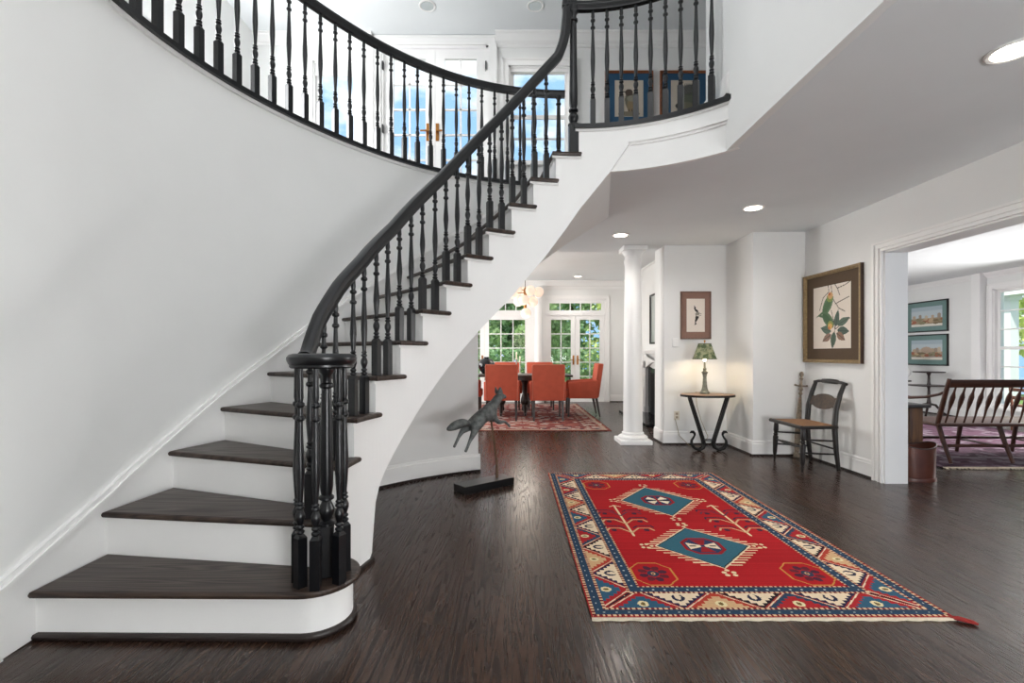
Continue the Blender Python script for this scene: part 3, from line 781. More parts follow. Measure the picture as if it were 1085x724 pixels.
# ------------------------------------------------------------------ big red rug
RUGV = mat_vcol('rug_wool', .95, .16, 90, .1)
def blobs(cv, n, cols, smin, smax, seed, mask=None):
    rg = np.random.RandomState(seed)
    for i in range(n):
        b = cv.a.copy() if mask is not None else None
        x, y = rg.rand()*cv.w/2, rg.rand()*cv.h/2; a, c_ = rg.uniform(smin, smax), rg.uniform(smin, smax); ro_ = rg.rand()*3; c = cols[i % len(cols)]
        for xx, r1 in ((x, ro_), (cv.w-x, -ro_)):
            for yy, r2 in ((y, r1), (cv.h-y, -r1)): cv.ell(xx, yy, a, c_, c, r2)
FRINGE = mat('ivory_fringe', 'D9CDB8', .95, var=.1, scale=60)
def rug_canvas(W_, H_):
    cv = Canvas(W_, H_, .005, 'A21B20'); X, Y = cv.X, cv.Y
    RED, NAVY, BLUE, IV, DK, GOLD, TAN = 'A02428', '2A3F55', '2F566E', 'DCC9AC', '261A20', 'B9823E', 'C6A078'
    ab = np.interp(Y, np.linspace(0, H_, 9), [1, 1.08, .95, 1.1, .98, 1.06, .9, 1.05, 1])
    ab = ab*np.repeat(1+.07*np.random.RandomState(2).randn(cv.ny, 1), cv.nx, 1); cv.a *= ab[..., None]
    m = np.minimum(np.minimum(X, W_-X), np.minimum(Y, H_-Y))      # distance to the edge
    side = (np.minimum(X, W_-X) < np.minimum(Y, H_-Y))            # along the long sides
    s = np.where(side, Y, X)
    chk = (np.floor(s/.012) % 2 == 0)
    for (a, b) in ((.004, .019), (.058, .073), (.205, .219), (.263, .275)):
        k = (m >= a) & (m < b); cv.put(k & chk, 'CFAF8C'); cv.put(k & ~chk, '6E2226')
    for (a, b) in ((.019, .058), (.219, .263)):
        k = (m >= a) & (m < b); cv.put(k, NAVY)
        c = (a+b)/2; dot = k & (np.abs(m-c) < .004) & ((s % .055) < .009); cv.put(dot, 'B9C4C4')
    k = (m >= .075) & (m < .205)
    t = (m-.075)/.13
    Ls = np.where(side, H_, W_)-.15
    npd = np.where(side, 7, 4.0)
    p = (s-.075)/Ls*npd
    idx = np.floor(p).astype(int); tri = 1-np.abs(2*(p-np.floor(p))-1); tri = tri*1.25-.1
    step = (np.floor(tri*6)/6)
    outer = t < tri; half = np.floor(p+.5).astype(int)
    pal_o = [(BLUE, RED), (TAN, 'A83A2C'), (RED, NAVY)]
    for i, (fc, ec) in enumerate(pal_o):
        q = k & outer & ((idx % 3) == i); cv.put(q, ec); cv.put(q & (t < step-.22), fc)
    q = k & ~outer; cv.put(q, IV); cv.put(q & (t < step+.32) & ((half % 2) == 0), DK); cv.put(q & (t < step+.32) & ((half % 2) == 1), '2A2440')
    cv.put(k & (np.abs(t-tri) < .07), '9A2A26'); cv.put(k & (np.abs(t-tri+.02) < .03), IV)
    # small flowers and hooks in the triangles
    f = p-np.floor(p)
    cv.put(k & outer & (((f-.5)/.07)**2+((t-.26)/.2)**2 < 1), 'D8CBA0'); cv.put(k & outer & (((f-.5)/.03)**2+((t-.26)/.11)**2 < 1), '6E5A32')
    g = (p+.5)-np.floor(p+.5)
    hook = k & ~outer & (((g-.5)/.085)**2+((t-.68)/.24)**2 < 1) & ~((((g-.5)/.04)**2+((t-.75)/.2)**2) < 1); cv.put(hook, '2A2A40')
    cx = W_/2
    for (cy, hw, hh, horiz) in ((.768, .272, .29, True), (1.655, .276, .355, False)):
        d = np.abs(X-cx)/hw+np.abs(Y-cy)/hh
        dia = [(cx-hw, cy), (cx, cy+hh), (cx+hw, cy), (cx, cy-hh)]
        # comb fringe
        for i in range(4):
            p0, p1 = np.array(dia[i]), np.array(dia[(i+1) % 4])
            for j in range(1, 9):
                q0 = p0+(p1-p0)*j/9; sx = 1 if q0[0] > cx else -1
                cv.line(q0, (q0[0]+sx*.078, q0[1]), .011, 'E3CBA6')
        cv.put(d < 1.05, IV); cv.put(d < 1.005, DK); cv.put(d < .97, '33606F')
        for (vx, vy) in dia:
            ux, uy = np.sign(round(vx-cx, 3)), np.sign(round(vy-cy, 3))
            for (a, b) in ((.03, .0), (.055, .025), (.055, -.025), (.085, .02), (.085, -.02)):
                cv.ell(vx+ux*a+abs(uy)*b, vy+uy*a+abs(ux)*b, .012, .012, 'DCC6A0')
        oc = [(cx+a*.118, cy+b*.12) for a, b in ((-1, -.45), (-.5, -1), (.5, -1), (1, -.45), (1, .45), (.5, 1), (-.5, 1), (-1, .45))]
        cv.poly(oc, '8C2026')
        inn = [(cx+a*.1, cy+b*.1) for a, b in ((-1, -.45), (-.5, -1), (.5, -1), (1, -.45), (1, .45), (.5, 1), (-.5, 1), (-1, .45))]
        cv.poly(inn, '2C3A58')
        for sg in (-1, 1):
            if horiz:
                cv.poly([(cx+sg*.012, cy-.012), (cx+sg*.09, cy-.05), (cx+sg*.09, cy+.05), (cx+sg*.012, cy+.012)], IV)
                cv.poly([(cx-.012, cy+sg*.012), (cx-.045, cy+sg*.09), (cx+.045, cy+sg*.09), (cx+.012, cy+sg*.012)], '8C2026')
                cv.ell(cx+sg*.06, cy, .022, .008, DK)
            else:
                for tg in (-1, 1):
                    cv.poly([(cx+sg*.008, cy+tg*.01), (cx+sg*.085, cy+tg*.03), (cx+sg*.05, cy+tg*.09), (cx+sg*.012, cy+tg*.03)], 'E3D6BC')
                cv.line((cx-.09, cy), (cx+.09, cy), .016, DK); cv.line((cx, cy-.09), (cx, cy+.09), .016, '8C2026')
    # corner octagons
    for (ox, oy) in ((.385, .41), (W_-.385, .41), (.385, 2.09), (W_-.385, 2.09)):
        o8 = [(ox+a*.105, oy+b*.125) for a, b in ((-1, -.5), (-.45, -1), (.45, -1), (1, -.5), (1, .5), (.45, 1), (-.45, 1), (-1, .5))]
        for a, b in zip(o8, o8[1:]+o8[:1]): cv.line(a, b, .007, GOLD)
        for a in range(8):
            an = a*math.pi/4+.3; cv.ell(ox+.055*math.cos(an), oy+.065*math.sin(an), .024, .02, ['4A2434', '5E222C'][a % 2], an)
        cv.ell(ox, oy, .03, .034, '34384C'); cv.ell(ox, oy, .012, .014, 'C9A27A'); cv.ell(ox, oy, .007, .008, DK)
    # branch motifs
    for sg, bx in ((1, .42), (-1, W_-.42)):
        cv.line((bx, .93), (bx, 1.53), .016, 'DCC49C')
        for j, by in enumerate((.98, 1.14, 1.30)):
            for d in (-1, 1):
                cv.pline([(bx, by), (bx+d*.06, by+.08), (bx+d*.13, by+.08), (bx+d*.15, by+.04)], .013, 'C9A27A' if j < 2 else '5A3040')
                cv.pline([(bx+d*.03, by+.085), (bx+d*.06, by+.12), (bx+d*.15, by+.125), (bx+d*.16, by+.09)], .014, '3E2638')
                cv.ell(bx+d*.105, by+.045, .018, .022, '3E2638')
        cv.pline([(bx-.04, 1.5), (bx, 1.53), (bx+.04, 1.5)], .012, 'DCC49C')
    return cv
RX0, RX1, RY0, RY1 = .345, 1.912, 2.08, 4.605
rug = thing('area_rug', 'large red rug with two blue diamond medallions lying on the dark hall floor', 'rug', ((RX0+RX1)/2, (RY0+RY1)/2, 0))
cv = rug_canvas(RX1-RX0, RY1-RY0)
cv.mesh('pile', (RX0, RY0, .0125), (1, 0, 0), (0, 1, 0), RUGV, rug)
MB().prism([(RX0, RY0), (RX1, RY0), (RX1, RY1), (RX0, RY1)], 0.0005, .0122).build('backing', mat('rug_edge', '7C3A32', .95, var=.2, scale=60), rug)
mb = MB(); pts = []
for i in range(60):
    x = RX0+(RX1-RX0)*i/59; pts.append((x, RY0-.011-.003*math.sin(i*1.7)))
mb.prism([(RX0, RY0)]+pts+[(RX1, RY0)], .0005, .01); mb.build('fringe', FRINGE, rug); mb = MB(); mb.prism([(RX0, RY1), (RX1, RY1), (RX1, RY1+.012), (RX0, RY1+.012)], .0005, .01)
mb.build('fringe', FRINGE, rug)
mb = MB()
for d in (-.01, 0, .01): mb.tube([(RX1-.02, RY0+.005, .009), (RX1+.01, RY0-.014+d*.4, .012), (RX1+.055, RY0-.04+d, .008)], [.006, .009, .005], 8)
mb.build('tassel', mat('red_tassel', '8E2420', .9, var=.2, scale=80), rug)

# ------------------------------------------------------------------ column
col = thing('column', 'round white classical column at the dining room threshold', 'column', (1.566, 6.24, 0))
cx, cy = 1.566, 6.24
MB().bbox(cx-.20, cx+.20, cy-.20, cy+.20, 0, .055, .004).lathe([(.175, .055), (.186, .063), (.186, .085), (.165, .1), (.142, .105), (.135, .115), (.14, .12), (.14, .135), (.125, .145)], cx, cy, 40).build('base', TRIM, col)
pr = [(.122, .145)]+[(.122-.02*(i/20)**1.6, .145+2.14*i/20) for i in range(1, 21)]
MB().lathe(pr, cx, cy, 48).build('shaft', TRIM, col)
MB().lathe([(.102, 2.28), (.114, 2.345), (.114, 2.36), (.102, 2.365), (.103, 2.41), (.112, 2.415), (.116, 2.43), (.135, 2.46), (.14, 2.47)], cx, cy, 48).bbox(cx-.15, cx+.15, cy-.15, cy+.15, 2.47, HC-.001, .004).build('capital', TRIM, col)
col2 = MB().lathe([(.13, 0), (.13, .1), (.105, .12), (.1, 1.4), (.09, 2.55), (.11, 2.56), (.11, 2.6), (.09, 2.62), (.12, 2.68), (.12, 2.69)], .625, 11.36, 32).build('column', TRIM)
tag(col2, 'slim white round column between the two pairs of dining room glass doors', 'column')

# ------------------------------------------------------------------ lights in ceilings
LENS = mat('lamp_lens', 'FFF6E8', .5, emit='FFF1DC', estr=9)
LENSD = mat('lamp_lens_dim', '9AA0A0', .4, emit='C8D0D0', estr=.15)
def downlight(x, y, z, label, watts, group, lens=LENS):
    t = thing('ceiling_light', label, 'light', (x, y, z), 0, group)
    MB().lathe([(.098, -.001), (.098, -.006), (.09, -.011), (.078, -.008), (.074, -.001)], x, y, 32, cz=z).build('trim_ring', TRIM, t)
    MB().lathe([(.001, -.0075), (.072, -.0075), (.072, -.001), (.001, -.001)], x, y, 32, cz=z).build('lens', lens, t)
    if watts: light('bulb', 'SPOT', (x, y, z-.02), watts, (1, .955, .91), (0, 0, 0), .07, parent=t, spot=165, blend=1)
G = 'recessed ceiling lights'
downlight(1.256, 5.57, HC, 'round recessed ceiling light just in front of the white column', 34, G)
downlight(2.27, 4.53, HC, 'round recessed ceiling light above the black side chair and lamp table', 34, G)
downlight(2.27, 2.18, HC, 'round recessed ceiling light at the upper right edge of the photo', 34, G)
downlight(1.48, 10.8, 2.89, 'small recessed ceiling light in front of the right dining room doors', 20, G)
downlight(-.98, 5.57, UC, 'upper hall recessed light above the french doors', 6, G, LENSD)
downlight(.27, 5.57, UC, 'upper hall recessed light above the single window beside the pictures', 6, G, LENSD)

# ------------------------------------------------------------------ fox sculpture
BRONZE = mat('bronze_patina', '666A69', .55, .35, var=.5, scale=26, bump=.5)
PLINTH = mat('plinth_black', '121213', .3, var=.1)
fx = thing('fox_sculpture', 'bronze leaping fox sculpture on a thin rod above a long black plinth', 'sculpture', (-.235, 4.13, 0))
dF = Vector((.77, .64, 0)).normalized(); nF = Vector((-dF.y, dF.x, 0))
O2 = Vector((-.235, 4.13, 0))
Mp = Matrix.Translation(O2) @ Matrix.Rotation(math.atan2(dF.y, dF.x), 4, 'Z')
MB().bbox(-.26, .26, -.085, .085, 0, .066, .003, M=Mp, seg=1).build('plinth', PLINTH, fx)
F0 = Vector((-.515, 3.888, 0))
def fp(s, n, z): return F0+dF*s+nF*n+Vector((0, 0, z))
def skin(name, nodes, links, parent, material, sub=2, root=0):
    me = bpy.data.meshes.new(name)
    root_o = parent
    inv = root_o.matrix_basis.inverted()
    me.from_pydata([tuple(inv @ Vector(n[0])) for n in nodes], links, [])
    o = bpy.data.objects.new(name, me); C.objects.link(o)
    m = o.modifiers.new('skin', 'SKIN'); m.use_smooth_shade = True; m.branch_smoothing = .4
    sv = me.skin_vertices[0].data
    for i, n in enumerate(nodes):
        r = n[1] if isinstance(n[1], tuple) else (n[1]*1.02, n[1]*1.02)
        sv[i].radius = r; sv[i].use_root = (i == root)
    s_ = o.modifiers.new('sub', 'SUBSURF'); s_.levels = sub; s_.render_levels = sub
    dg = bpy.context.evaluated_depsgraph_get(); dg.update()
    me2 = bpy.data.meshes.new_from_object(o.evaluated_get(dg)); o.modifiers.clear(); o.data = me2
    me2.materials.clear(); me2.materials.append(material)
    for p in me2.polygons: p.use_smooth = True
    o.parent = parent
    return o
nodes = [(fp(.255, 0, .578), .060), (fp(.33, 0, .622), .058), (fp(.41, 0, .668), .062), (fp(.465, 0, .705), .052), (fp(.495, 0, .745), .042), (fp(.525, 0, .775), .042), (fp(.56, 0, .775), .026), (fp(.60, 0, .765), .014),   # 0-7 rump to snout
         (fp(.205, 0, .572), .022), (fp(.15, 0, .582), .040), (fp(.08, 0, .568), .044), (fp(.02, 0, .548), .030), (fp(-.015, 0, .535), .010),       # 8-12 tail
         (fp(.225, .045, .53), .040), (fp(.165, .05, .50), .024), (fp(.135, .052, .455), .014), (fp(.105, .055, .40), .012), (fp(.088, .055, .372), .013),  # 13-17 hind leg left
         (fp(.24, -.045, .52), .040), (fp(.205, -.05, .475), .024), (fp(.175, -.052, .43), .014), (fp(.145, -.055, .375), .012), (fp(.128, -.055, .345), .013),  # 18-22 hind leg right
         (fp(.435, .038, .60), .030), (fp(.47, .042, .56), .018), (fp(.52, .045, .575), .012), (fp(.56, .047, .545), .011), (fp(.575, .047, .525), .012),      # 23-27 fore leg left
         (fp(.445, -.038, .595), .030), (fp(.49, -.042, .55), .018), (fp(.545, -.045, .56), .012), (fp(.59, -.047, .525), .011), (fp(.605, -.047, .505), .012)]  # 28-32 fore leg right
links = [(0, 1), (1, 2), (2, 3), (3, 4), (4, 5), (5, 6), (6, 7), (0, 8), (8, 9), (9, 10), (10, 11), (11, 12), (0, 13), (13, 14), (14, 15), (15, 16), (16, 17), (0, 18), (18, 19), (19, 20), (20, 21), (21, 22),
         (2, 23), (23, 24), (24, 25), (25, 26), (26, 27), (2, 28), (28, 29), (29, 30), (30, 31), (31, 32)]
skin('fox_body', nodes, links, fx, BRONZE)
for sg in (1, -1):
    mb = MB(); b0 = fp(.515, sg*.024, .80); tip = fp(.508, sg*.034, .862)
    mb.tube([b0, b0.lerp(tip, .4), b0.lerp(tip, .8), tip], [.026, .022, .011, .002], 10, flat=.6).build('ear', BRONZE, fx)
rb = O2+dF*.135; rt = fp(.43, 0, .60)
MB().tube([(rb.x, rb.y, .06), (rb.x-.002, rb.y, .2), (rt.x, rt.y, rt.z)], [.013, .010, .009], 12).build('rod', mat('rod_bronze', '6A5442', .45, .6, var=.3, scale=30), fx)

# ------------------------------------------------------------------ prints and pictures
PRINT = mat_vcol('print_paper', .55, .03, 40, .3)
def picture(name, label, cat, origin, U, N_, w_, h_, fw, fd, fmat, cv, matcol, mw_, group=None, lip=None, mwb=None):
    """origin = lower left corner on the wall as seen from the front, U along the wall, N_ out of the wall"""
    O = Vector(origin); U = Vector(U); Nn = Vector(N_); Z = Vector((0, 0, 1))
    t = thing(name, label, cat, tuple(O+U*w_/2), 0, group)
    B = Matrix((( *U, 0), (*Nn, 0), (*Z, 0), (0, 0, 0, 1))).transposed(); B.translation = O
    mb = MB()
    pr = [(0, 0), (0, fd*.8), (fw*.12, fd), (fw*.45, fd*.92), (fw*.75, fd*.7), (fw, fd*.5), (fw, 0)]
    rings = []
    for d, o_ in pr: rings.append([(d, o_, d), (w_-d, o_, d), (w_-d, o_, h_-d), (d, o_, h_-d)])
    vs_ = [B @ Vector((a, b, c)) for rg in rings for (a, b, c) in rg]; fs = []; mi = []
    for j in range(len(rings)-1):
        for i in range(4): fs.append((j*4+i, j*4+(i+1) % 4, (j+1)*4+(i+1) % 4, (j+1)*4+i)); mi.append(1 if (lip and j >= 1) else 0)
    for f, m_ in zip(fs, mi): pass
    mb.v = [tuple(v) for v in vs_]; mb.f = [list(f) for f in fs]; mb.m = mi; mb.sm = [False]*len(fs)
    mb.build('frame', [fmat, lip or fmat], t)
    mb = MB(); q = fd*.35
    mb.add([B @ Vector(p) for p in [(fw*.9, q, fw*.9), (w_-fw*.9, q, fw*.9), (w_-fw*.9, q, h_-fw*.9), (fw*.9, q, h_-fw*.9), (fw*.9, .001, fw*.9), (w_-fw*.9, .001, fw*.9), (w_-fw*.9, .001, h_-fw*.9), (fw*.9, .001, h_-fw*.9)]],
           [(0, 1, 2, 3), (4, 7, 6, 5), (0, 4, 5, 1), (1, 5, 6, 2), (2, 6, 7, 3), (3, 7, 4, 0)])
    mb.build('mat_board', mat('mat_'+matcol, matcol, .8, var=.05, scale=30), t)
    iw, ih = cv.w, cv.h
    cv.mesh('print', tuple(O+U*(w_-iw)/2+Nn*(q+.002)+Z*((h_-ih)/2+(mwb or 0))), U, Z, PRINT, t)
    return t
def leaf_(cv, x, y, l, wd, rot, c, vein=None):
    pts = []
    for i in range(13):
        s = i/12; pts.append((s*l, wd*math.sin(math.pi*s**.8)))
    pts += [(p[0], -p[1]) for p in pts[::-1]]
    ca, sa = math.cos(rot), math.sin(rot); cv.poly([(x+a*ca-b*sa, y+a*sa+b*ca) for a, b in pts], c)
    if vein: cv.line((x, y), (x+l*.9*ca, y+l*.9*sa), .006, vein)
# large picture: green birds and leaves
FR_DK = mat_wood('frame_walnut', '2E1D14', '4A3122', .4, axis='Z'); FR_GOLD = mat('frame_gilt', '8F7855', .45, .3, var=.2, scale=40)
pw, ph = .88, .955
cv = Canvas(pw-.30, ph-.30, .006, 'DDD2C4'); a, b = cv.w, cv.h
for pts in ([(.50, 1), (.52, .86), (.47, .72)], [(.42, 1), (.44, .9), (.28, .82), (.18, .62)], [(.6, 1), (.66, .93), (.86, .96), (.98, 1)], [(.52, .80), (.70, .62), (.85, .56)], [(.6, .69), (.72, .72), (.95, .77)], [(.66, .94), (.72, .82)], [(.5, .60), (.62, .3), (.78, .38), (.97, .45)], [(.6, .34), (.58, .18)]):
    cv.pline([(x*a, y*b) for x, y in pts], .009, '5B5348')
for (x, y, l, wd, r, c) in ((.62, .34, .2, .045, 1.35, '4E5F52'), (.66, .36, .22, .045, .35, '556657'), (.66, .28, .2, .05, -.1, '4A5A50'), (.64, .24, .17, .045, -.55, '8A6A58'), (.58, .26, .2, .05, -1.75, '4E6050'), (.5, .27, .2, .05, 2.9, '56685A'), (.5, .22, .18, .045, 3.6, '8C6E60')):
    leaf_(cv, x*a, y*b, l*.88, wd*.85, r, c, '36443A')
cv.poly([(.05*a, .50*b), (.26*a, .60*b), (.36*a, .66*b), (.40*a, .60*b), (.25*a, .55*b)], '526B4D')
cv.ell(.405*a, .695*b, .125, .062, '5E7757', .98); cv.ell(.385*a, .68*b, .10, .036, '4C6848', .95); cv.ell(.46*a, .80*b, .048, .044, '7E8E4E')
cv.ell(.475*a, .835*b, .04, .036, 'CBA06C'); cv.ell(.455*a, .86*b, .018, .014, 'B5603C')
cv.poly([(.10*a, .535*b), (.26*a, .54*b), (.40*a, .49*b), (.38*a, .42*b), (.25*a, .50*b)], '526B4D')
cv.ell(.415*a, .455*b, .115, .058, '566F50', -.75); cv.ell(.39*a, .465*b, .09, .034, '456142', -.7); cv.ell(.475*a, .375*b, .042, .040, '8E934E')
cv.ell(.47*a, .345*b, .036, .032, 'D0A25C'); cv.ell(.44*a, .325*b, .014, .014, 'C2703C')
picture('framed_print', 'large framed print of two green birds and leaves above the black side chair', 'picture', (XR, 5.405, 1.055), (0, -1, 0), (-1, 0, 0), pw, ph, .036, .045, FR_DK, cv, '54422F', .1, lip=FR_GOLD)
# small picture above the lamp
cv = Canvas(.23, .42, .005, 'E3D8CC'); a, b = cv.w, cv.h
cv.poly([(.42*a, .78*b), (.5*a, .70*b), (.66*a, .62*b), (.60*a, .57*b), (.48*a, .62*b), (.40*a, .70*b)], '2A2725'); cv.poly([(.40*a, .82*b), (.52*a, .72*b), (.47*a, .68*b)], '3A3632'); cv.line((.5*a, .62*b), (.82*a, .54*b), .006, '6A645C')
cv.ell(.6*a, .545*b, .03, .02, '8E877C', .3)
cv.poly([(.5*a, .50*b), (.68*a, .45*b), (.6*a, .36*b), (.5*a, .28*b), (.56*a, .24*b), (.44*a, .2*b), (.46*a, .34*b)], '2E2A28'); cv.line((.56*a, .46*b), (.8*a, .5*b), .006, '6A645C')
FR_PINK = mat('frame_copper', '7E6255', .4, .3, var=.1, scale=30)
picture('framed_print', 'small framed print of dark birds in a brown mat above the table lamp', 'picture', (2.135, 6.11, 1.335), (1, 0, 0), (0, -1, 0), .385, .605, .016, .028, FR_PINK, cv, '8B6B5E', .09)
# upstairs pictures
FR_OR = mat_wood('frame_cherry', '6E3D20', '93562F', .4, axis='X')
def up_print(kind):
    cv = Canvas(.36, .46, .006, 'C9BEAF'); a, b = cv.w, cv.h
    if kind == 0:
        cv.ell(.56*a, .40*b, .07, .13, '6E6A5A', .2); cv.ell(.5*a, .66*b, .05, .045, '54483E'); cv.poly([(.4*a, .68*b), (.22*a, .72*b), (.4*a, .64*b)], '3A332E'); cv.ell(.56*a, .3*b, .045, .1, '8B7A5E'); cv.ell(.6*a, .5*b, .06, .04, '8E8C7C')
        cv.line((.5*a, .2*b), (.5*a, .08*b), .012, '4E453C'); cv.line((.6*a, .2*b), (.62*a, .08*b), .012, '4E453C'); cv.ell(.5*a, .08*b, .14, .03, '7E7565')
    else:
        cv.ell(.62*a, .68*b, .11, .09, '6A6B66', .4); cv.ell(.7*a, .45*b, .1, .1, '5E6455'); cv.ell(.5*a, .3*b, .12, .05, '74705F'); cv.ell(.24*a, .3*b, .03, .03, '3A3836')
        for i in range(9): cv.line(((.35+.05*i)*a, .6*b), ((.5+.05*i)*a, .9*b), .007, '4A4A46')
    return cv
G = 'framed bird prints in the upper hall'
picture('framed_print', 'left of the two cherry framed prints with blue mats in the upper hall', 'picture', (1.175, 6.1, 4.03), (1, 0, 0), (0, -1, 0), .61, .70, .032, .03, FR_OR, up_print(0), '27506F', .09, G)
picture('framed_print', 'right of the two cherry framed prints with blue mats, nearest the white gallery wall', 'picture', (1.87, 6.1, 4.03), (1, 0, 0), (0, -1, 0), .64, .70, .032, .03, FR_OR, up_print(1), '27506F', .09, G)
# living room prints
FR_BK = mat('frame_black', '1B1917', .4, var=.1)
def view_print(kind):
    cv = Canvas(.70, .38, .008, 'B9C4C8'); a, b = cv.w, cv.h
    rg = np.random.RandomState(5+kind)
    cv.put(cv.Y < .12*b, 'DDD8CC'); cv.put((cv.Y >= .12*b) & (cv.Y < .42*b), '9C8B73' if kind == 0 else 'A08E82')
    cv.put(cv.Y > .8*b, 'A6B5BD')
    for i in range(26): cv.ell(rg.rand()*a, (.14+.25*rg.rand())*b, .03+.04*rg.rand(), .012+.02*rg.rand(), ['7A6B50', 'A0644E', '8B8468', 'B9A284'][i % 4])
    n = 5 if kind == 0 else 9
    for i in range(n):
        x = (.1+.8*i/(n-1))*a; h = (.08+.14*rg.rand())*b; cv.poly([(x-.035, .4*b), (x+.035, .4*b), (x+.035, .4*b+h), (x, .44*b+h), (x-.035, .4*b+h)], ['B4A088', '9D8F80', 'C0B29C'][i % 3])
    if kind: cv.ell(.5*a, .5*b, .12, .06, 'B59F8C')
    return cv
G = 'framed views on the living room wall'
for k, (z, lb) in enumerate(((1.575, 'upper of two framed green matted landscape views on the living room wall'), (.925, 'lower of two green matted city views on the living room wall above the tiered table'))):
    picture('framed_print', lb, 'picture', (8.1, 9.86, z), (0, -1, 0), (-1, 0, 0), .94, .60, .022, .045, FR_BK, view_print(k), '6F8A86', .1, G)

# ------------------------------------------------------------------ lamp table corner
IRON = mat('wrought_iron', '161514', .45, .4, var=.15, scale=30)
tb = thing('console_table', 'oval wooden topped console table on black wrought iron swan legs in the corner', 'table', (2.335, 5.75, 0))
tx, ty = 2.335, 5.75
TOPW = mat_wood('console_top', '6B4C36', '9A7758', .4, axis='X')
MB().lathe([(.01, .645), (.305, .645), (.312, .65), (.312, .662), (.305, .668), (.01, .669)], tx, ty, 56, sx=1, sy=.7).build('table_top', [TOPW], tb)
MB().lathe([(.306, .640), (.319, .640), (.319, .664), (.313, .664)], tx, ty, 56, sx=1, sy=.7).build('top_rim', IRON, tb)
for sg in (-1, 1):
    mb = MB()
    for dy in (-.02, .02):
        mb.tube([(tx+sg*.225, ty-.03+dy, .635), (tx+sg*.215, ty-.03+dy, .60), (tx+sg*.07, ty-.03+dy, .14), (tx+sg*.055, ty-.03+dy, .075)], .018, 10)
        # scroll under and up into a swan neck
        pts = [(tx+sg*.055, ty-.03+dy, .075), (tx+sg*.07, ty-.04+dy, .035), (tx+sg*.115, ty-.05+dy, .013), (tx+sg*.17, ty-.05+dy, .03), (tx+sg*.205, ty-.045+dy*.8, .075), (tx+sg*.205, ty-.04+dy*.4, .12), (tx+sg*.18, ty-.035+dy*.2, .155), (tx+sg*.165, ty-.035, .185)]
        mb.tube(pts, [.017, .017, .016, .015, .013, .012, .011, .010], 10)
    mb.build('leg', IRON, tb)
    mb = MB(); mb.tube([(tx+sg*.165, ty-.035, .18), (tx+sg*.168, ty-.035, .205), (tx+sg*.185, ty-.035, .222), (tx+sg*.205, ty-.035, .222), (tx+sg*.225, ty-.035, .208)], [.012, .015, .019, .016, .004], 10)
    mb.build('swan_head', IRON, tb)
mb = MB(); mb.tube([(tx+.058*math.cos(i*math.pi/12), ty-.03+.05*math.sin(i*math.pi/12), .125) for i in range(25)], .006, 8); mb.build('ring', IRON, tb)
# table lamp
lx, ly = 2.318, 5.79
lp = thing('table_lamp', 'lit table lamp with a green patterned shade on the oval console table', 'lamp', (lx, ly, .67))
LB = mat('verdigris_bronze', '7B7A6C', .45, .4, var=.35, scale=30)
MB().lathe([(.01, .67), (.058, .67), (.058, .688), (.045, .70), (.04, .712), (.032, .735), (.026, .78), (.021, .86), (.026, .90), (.036, .925), (.038, .932), (.026, .936), (.018, .95), (.022, .97), (.012, .985), (.01, 1.05)], lx, ly, 24).build('lamp_base', LB, lp)
sm = bpy.data.materials.new('lamp_shade_fabric'); sm.use_nodes = True
t_ = sm.node_tree; t_.nodes.clear(); o_ = t_.nodes.new('ShaderNodeOutputMaterial'); dfb = t_.nodes.new('ShaderNodeBsdfDiffuse'); trl = t_.nodes.new('ShaderNodeBsdfTranslucent'); mx_ = t_.nodes.new('ShaderNodeMixShader'); mx_.inputs[0].default_value = .35
co_ = t_.nodes.new('ShaderNodeTexCoord'); nz_ = t_.nodes.new('ShaderNodeTexNoise'); nz_.inputs['Scale'].default_value = 22; nz_.inputs['Detail'].default_value = 3
rp_ = t_.nodes.new('ShaderNodeValToRGB'); rp_.color_ramp.elements[0].position = .42; rp_.color_ramp.elements[0].color = (*lin('66745C'), 1); rp_.color_ramp.elements[1].position = .58; rp_.color_ramp.elements[1].color = (*lin('A6AA92'), 1)
LN = t_.links.new; LN(co_.outputs['Object'], nz_.inputs[0]); LN(nz_.outputs['Fac'], rp_.inputs[0]); LN(rp_.outputs[0], dfb.inputs[0]); LN(rp_.outputs[0], trl.inputs[0]); LN(dfb.outputs[0], mx_.inputs[1]); LN(trl.outputs[0], mx_.inputs[2]); LN(mx_.outputs[0], o_.inputs[0])
mb = MB(); n = 40; vs_ = []
for (r, z) in ((.136, 1.087), (.072, 1.272), (.070, 1.272), (.134, 1.087)):
    for i in range(n): vs_.append((lx+r*math.cos(2*math.pi*i/n), ly+r*math.sin(2*math.pi*i/n), z))
mb.add(vs_, [(j*n+i, j*n+(i+1) % n, ((j+1) % 4)*n+(i+1) % n, ((j+1) % 4)*n+i) for j in range(4) for i in range(n)], 0, True)
mb.build('lamp_shade', sm, lp)
MB().tube([(lx+.137*math.cos(i*math.pi/20), ly+.137*math.sin(i*math.pi/20), 1.088) for i in range(41)], .004, 6).tube([(lx+.072*math.cos(i*math.pi/20), ly+.072*math.sin(i*math.pi/20), 1.271) for i in range(41)], .004, 6).build('shade_trim', mat('shade_braid', '4E5242', .7, var=.2), lp)
MB().lathe([(.004, 1.05), (.004, 1.29), (.01, 1.295), (.011, 1.305), (.004, 1.315)], lx, ly, 12).tube([(lx-.07, ly, 1.268), (lx+.07, ly, 1.268)], .003, 6).build('finial', BRASS, lp)
MB().lathe([(.012, 1.06), (.016, 1.07), (.03, 1.12), (.026, 1.145), (.008, 1.155)], lx, ly, 16).build('bulb', mat('bulb_glass', 'FFE6B8', .4, emit='FFDDA8', estr=12), lp)
light('bulb_light', 'POINT', (lx, ly, 1.12), 5, (1, .80, .55), size=.045, parent=lp)
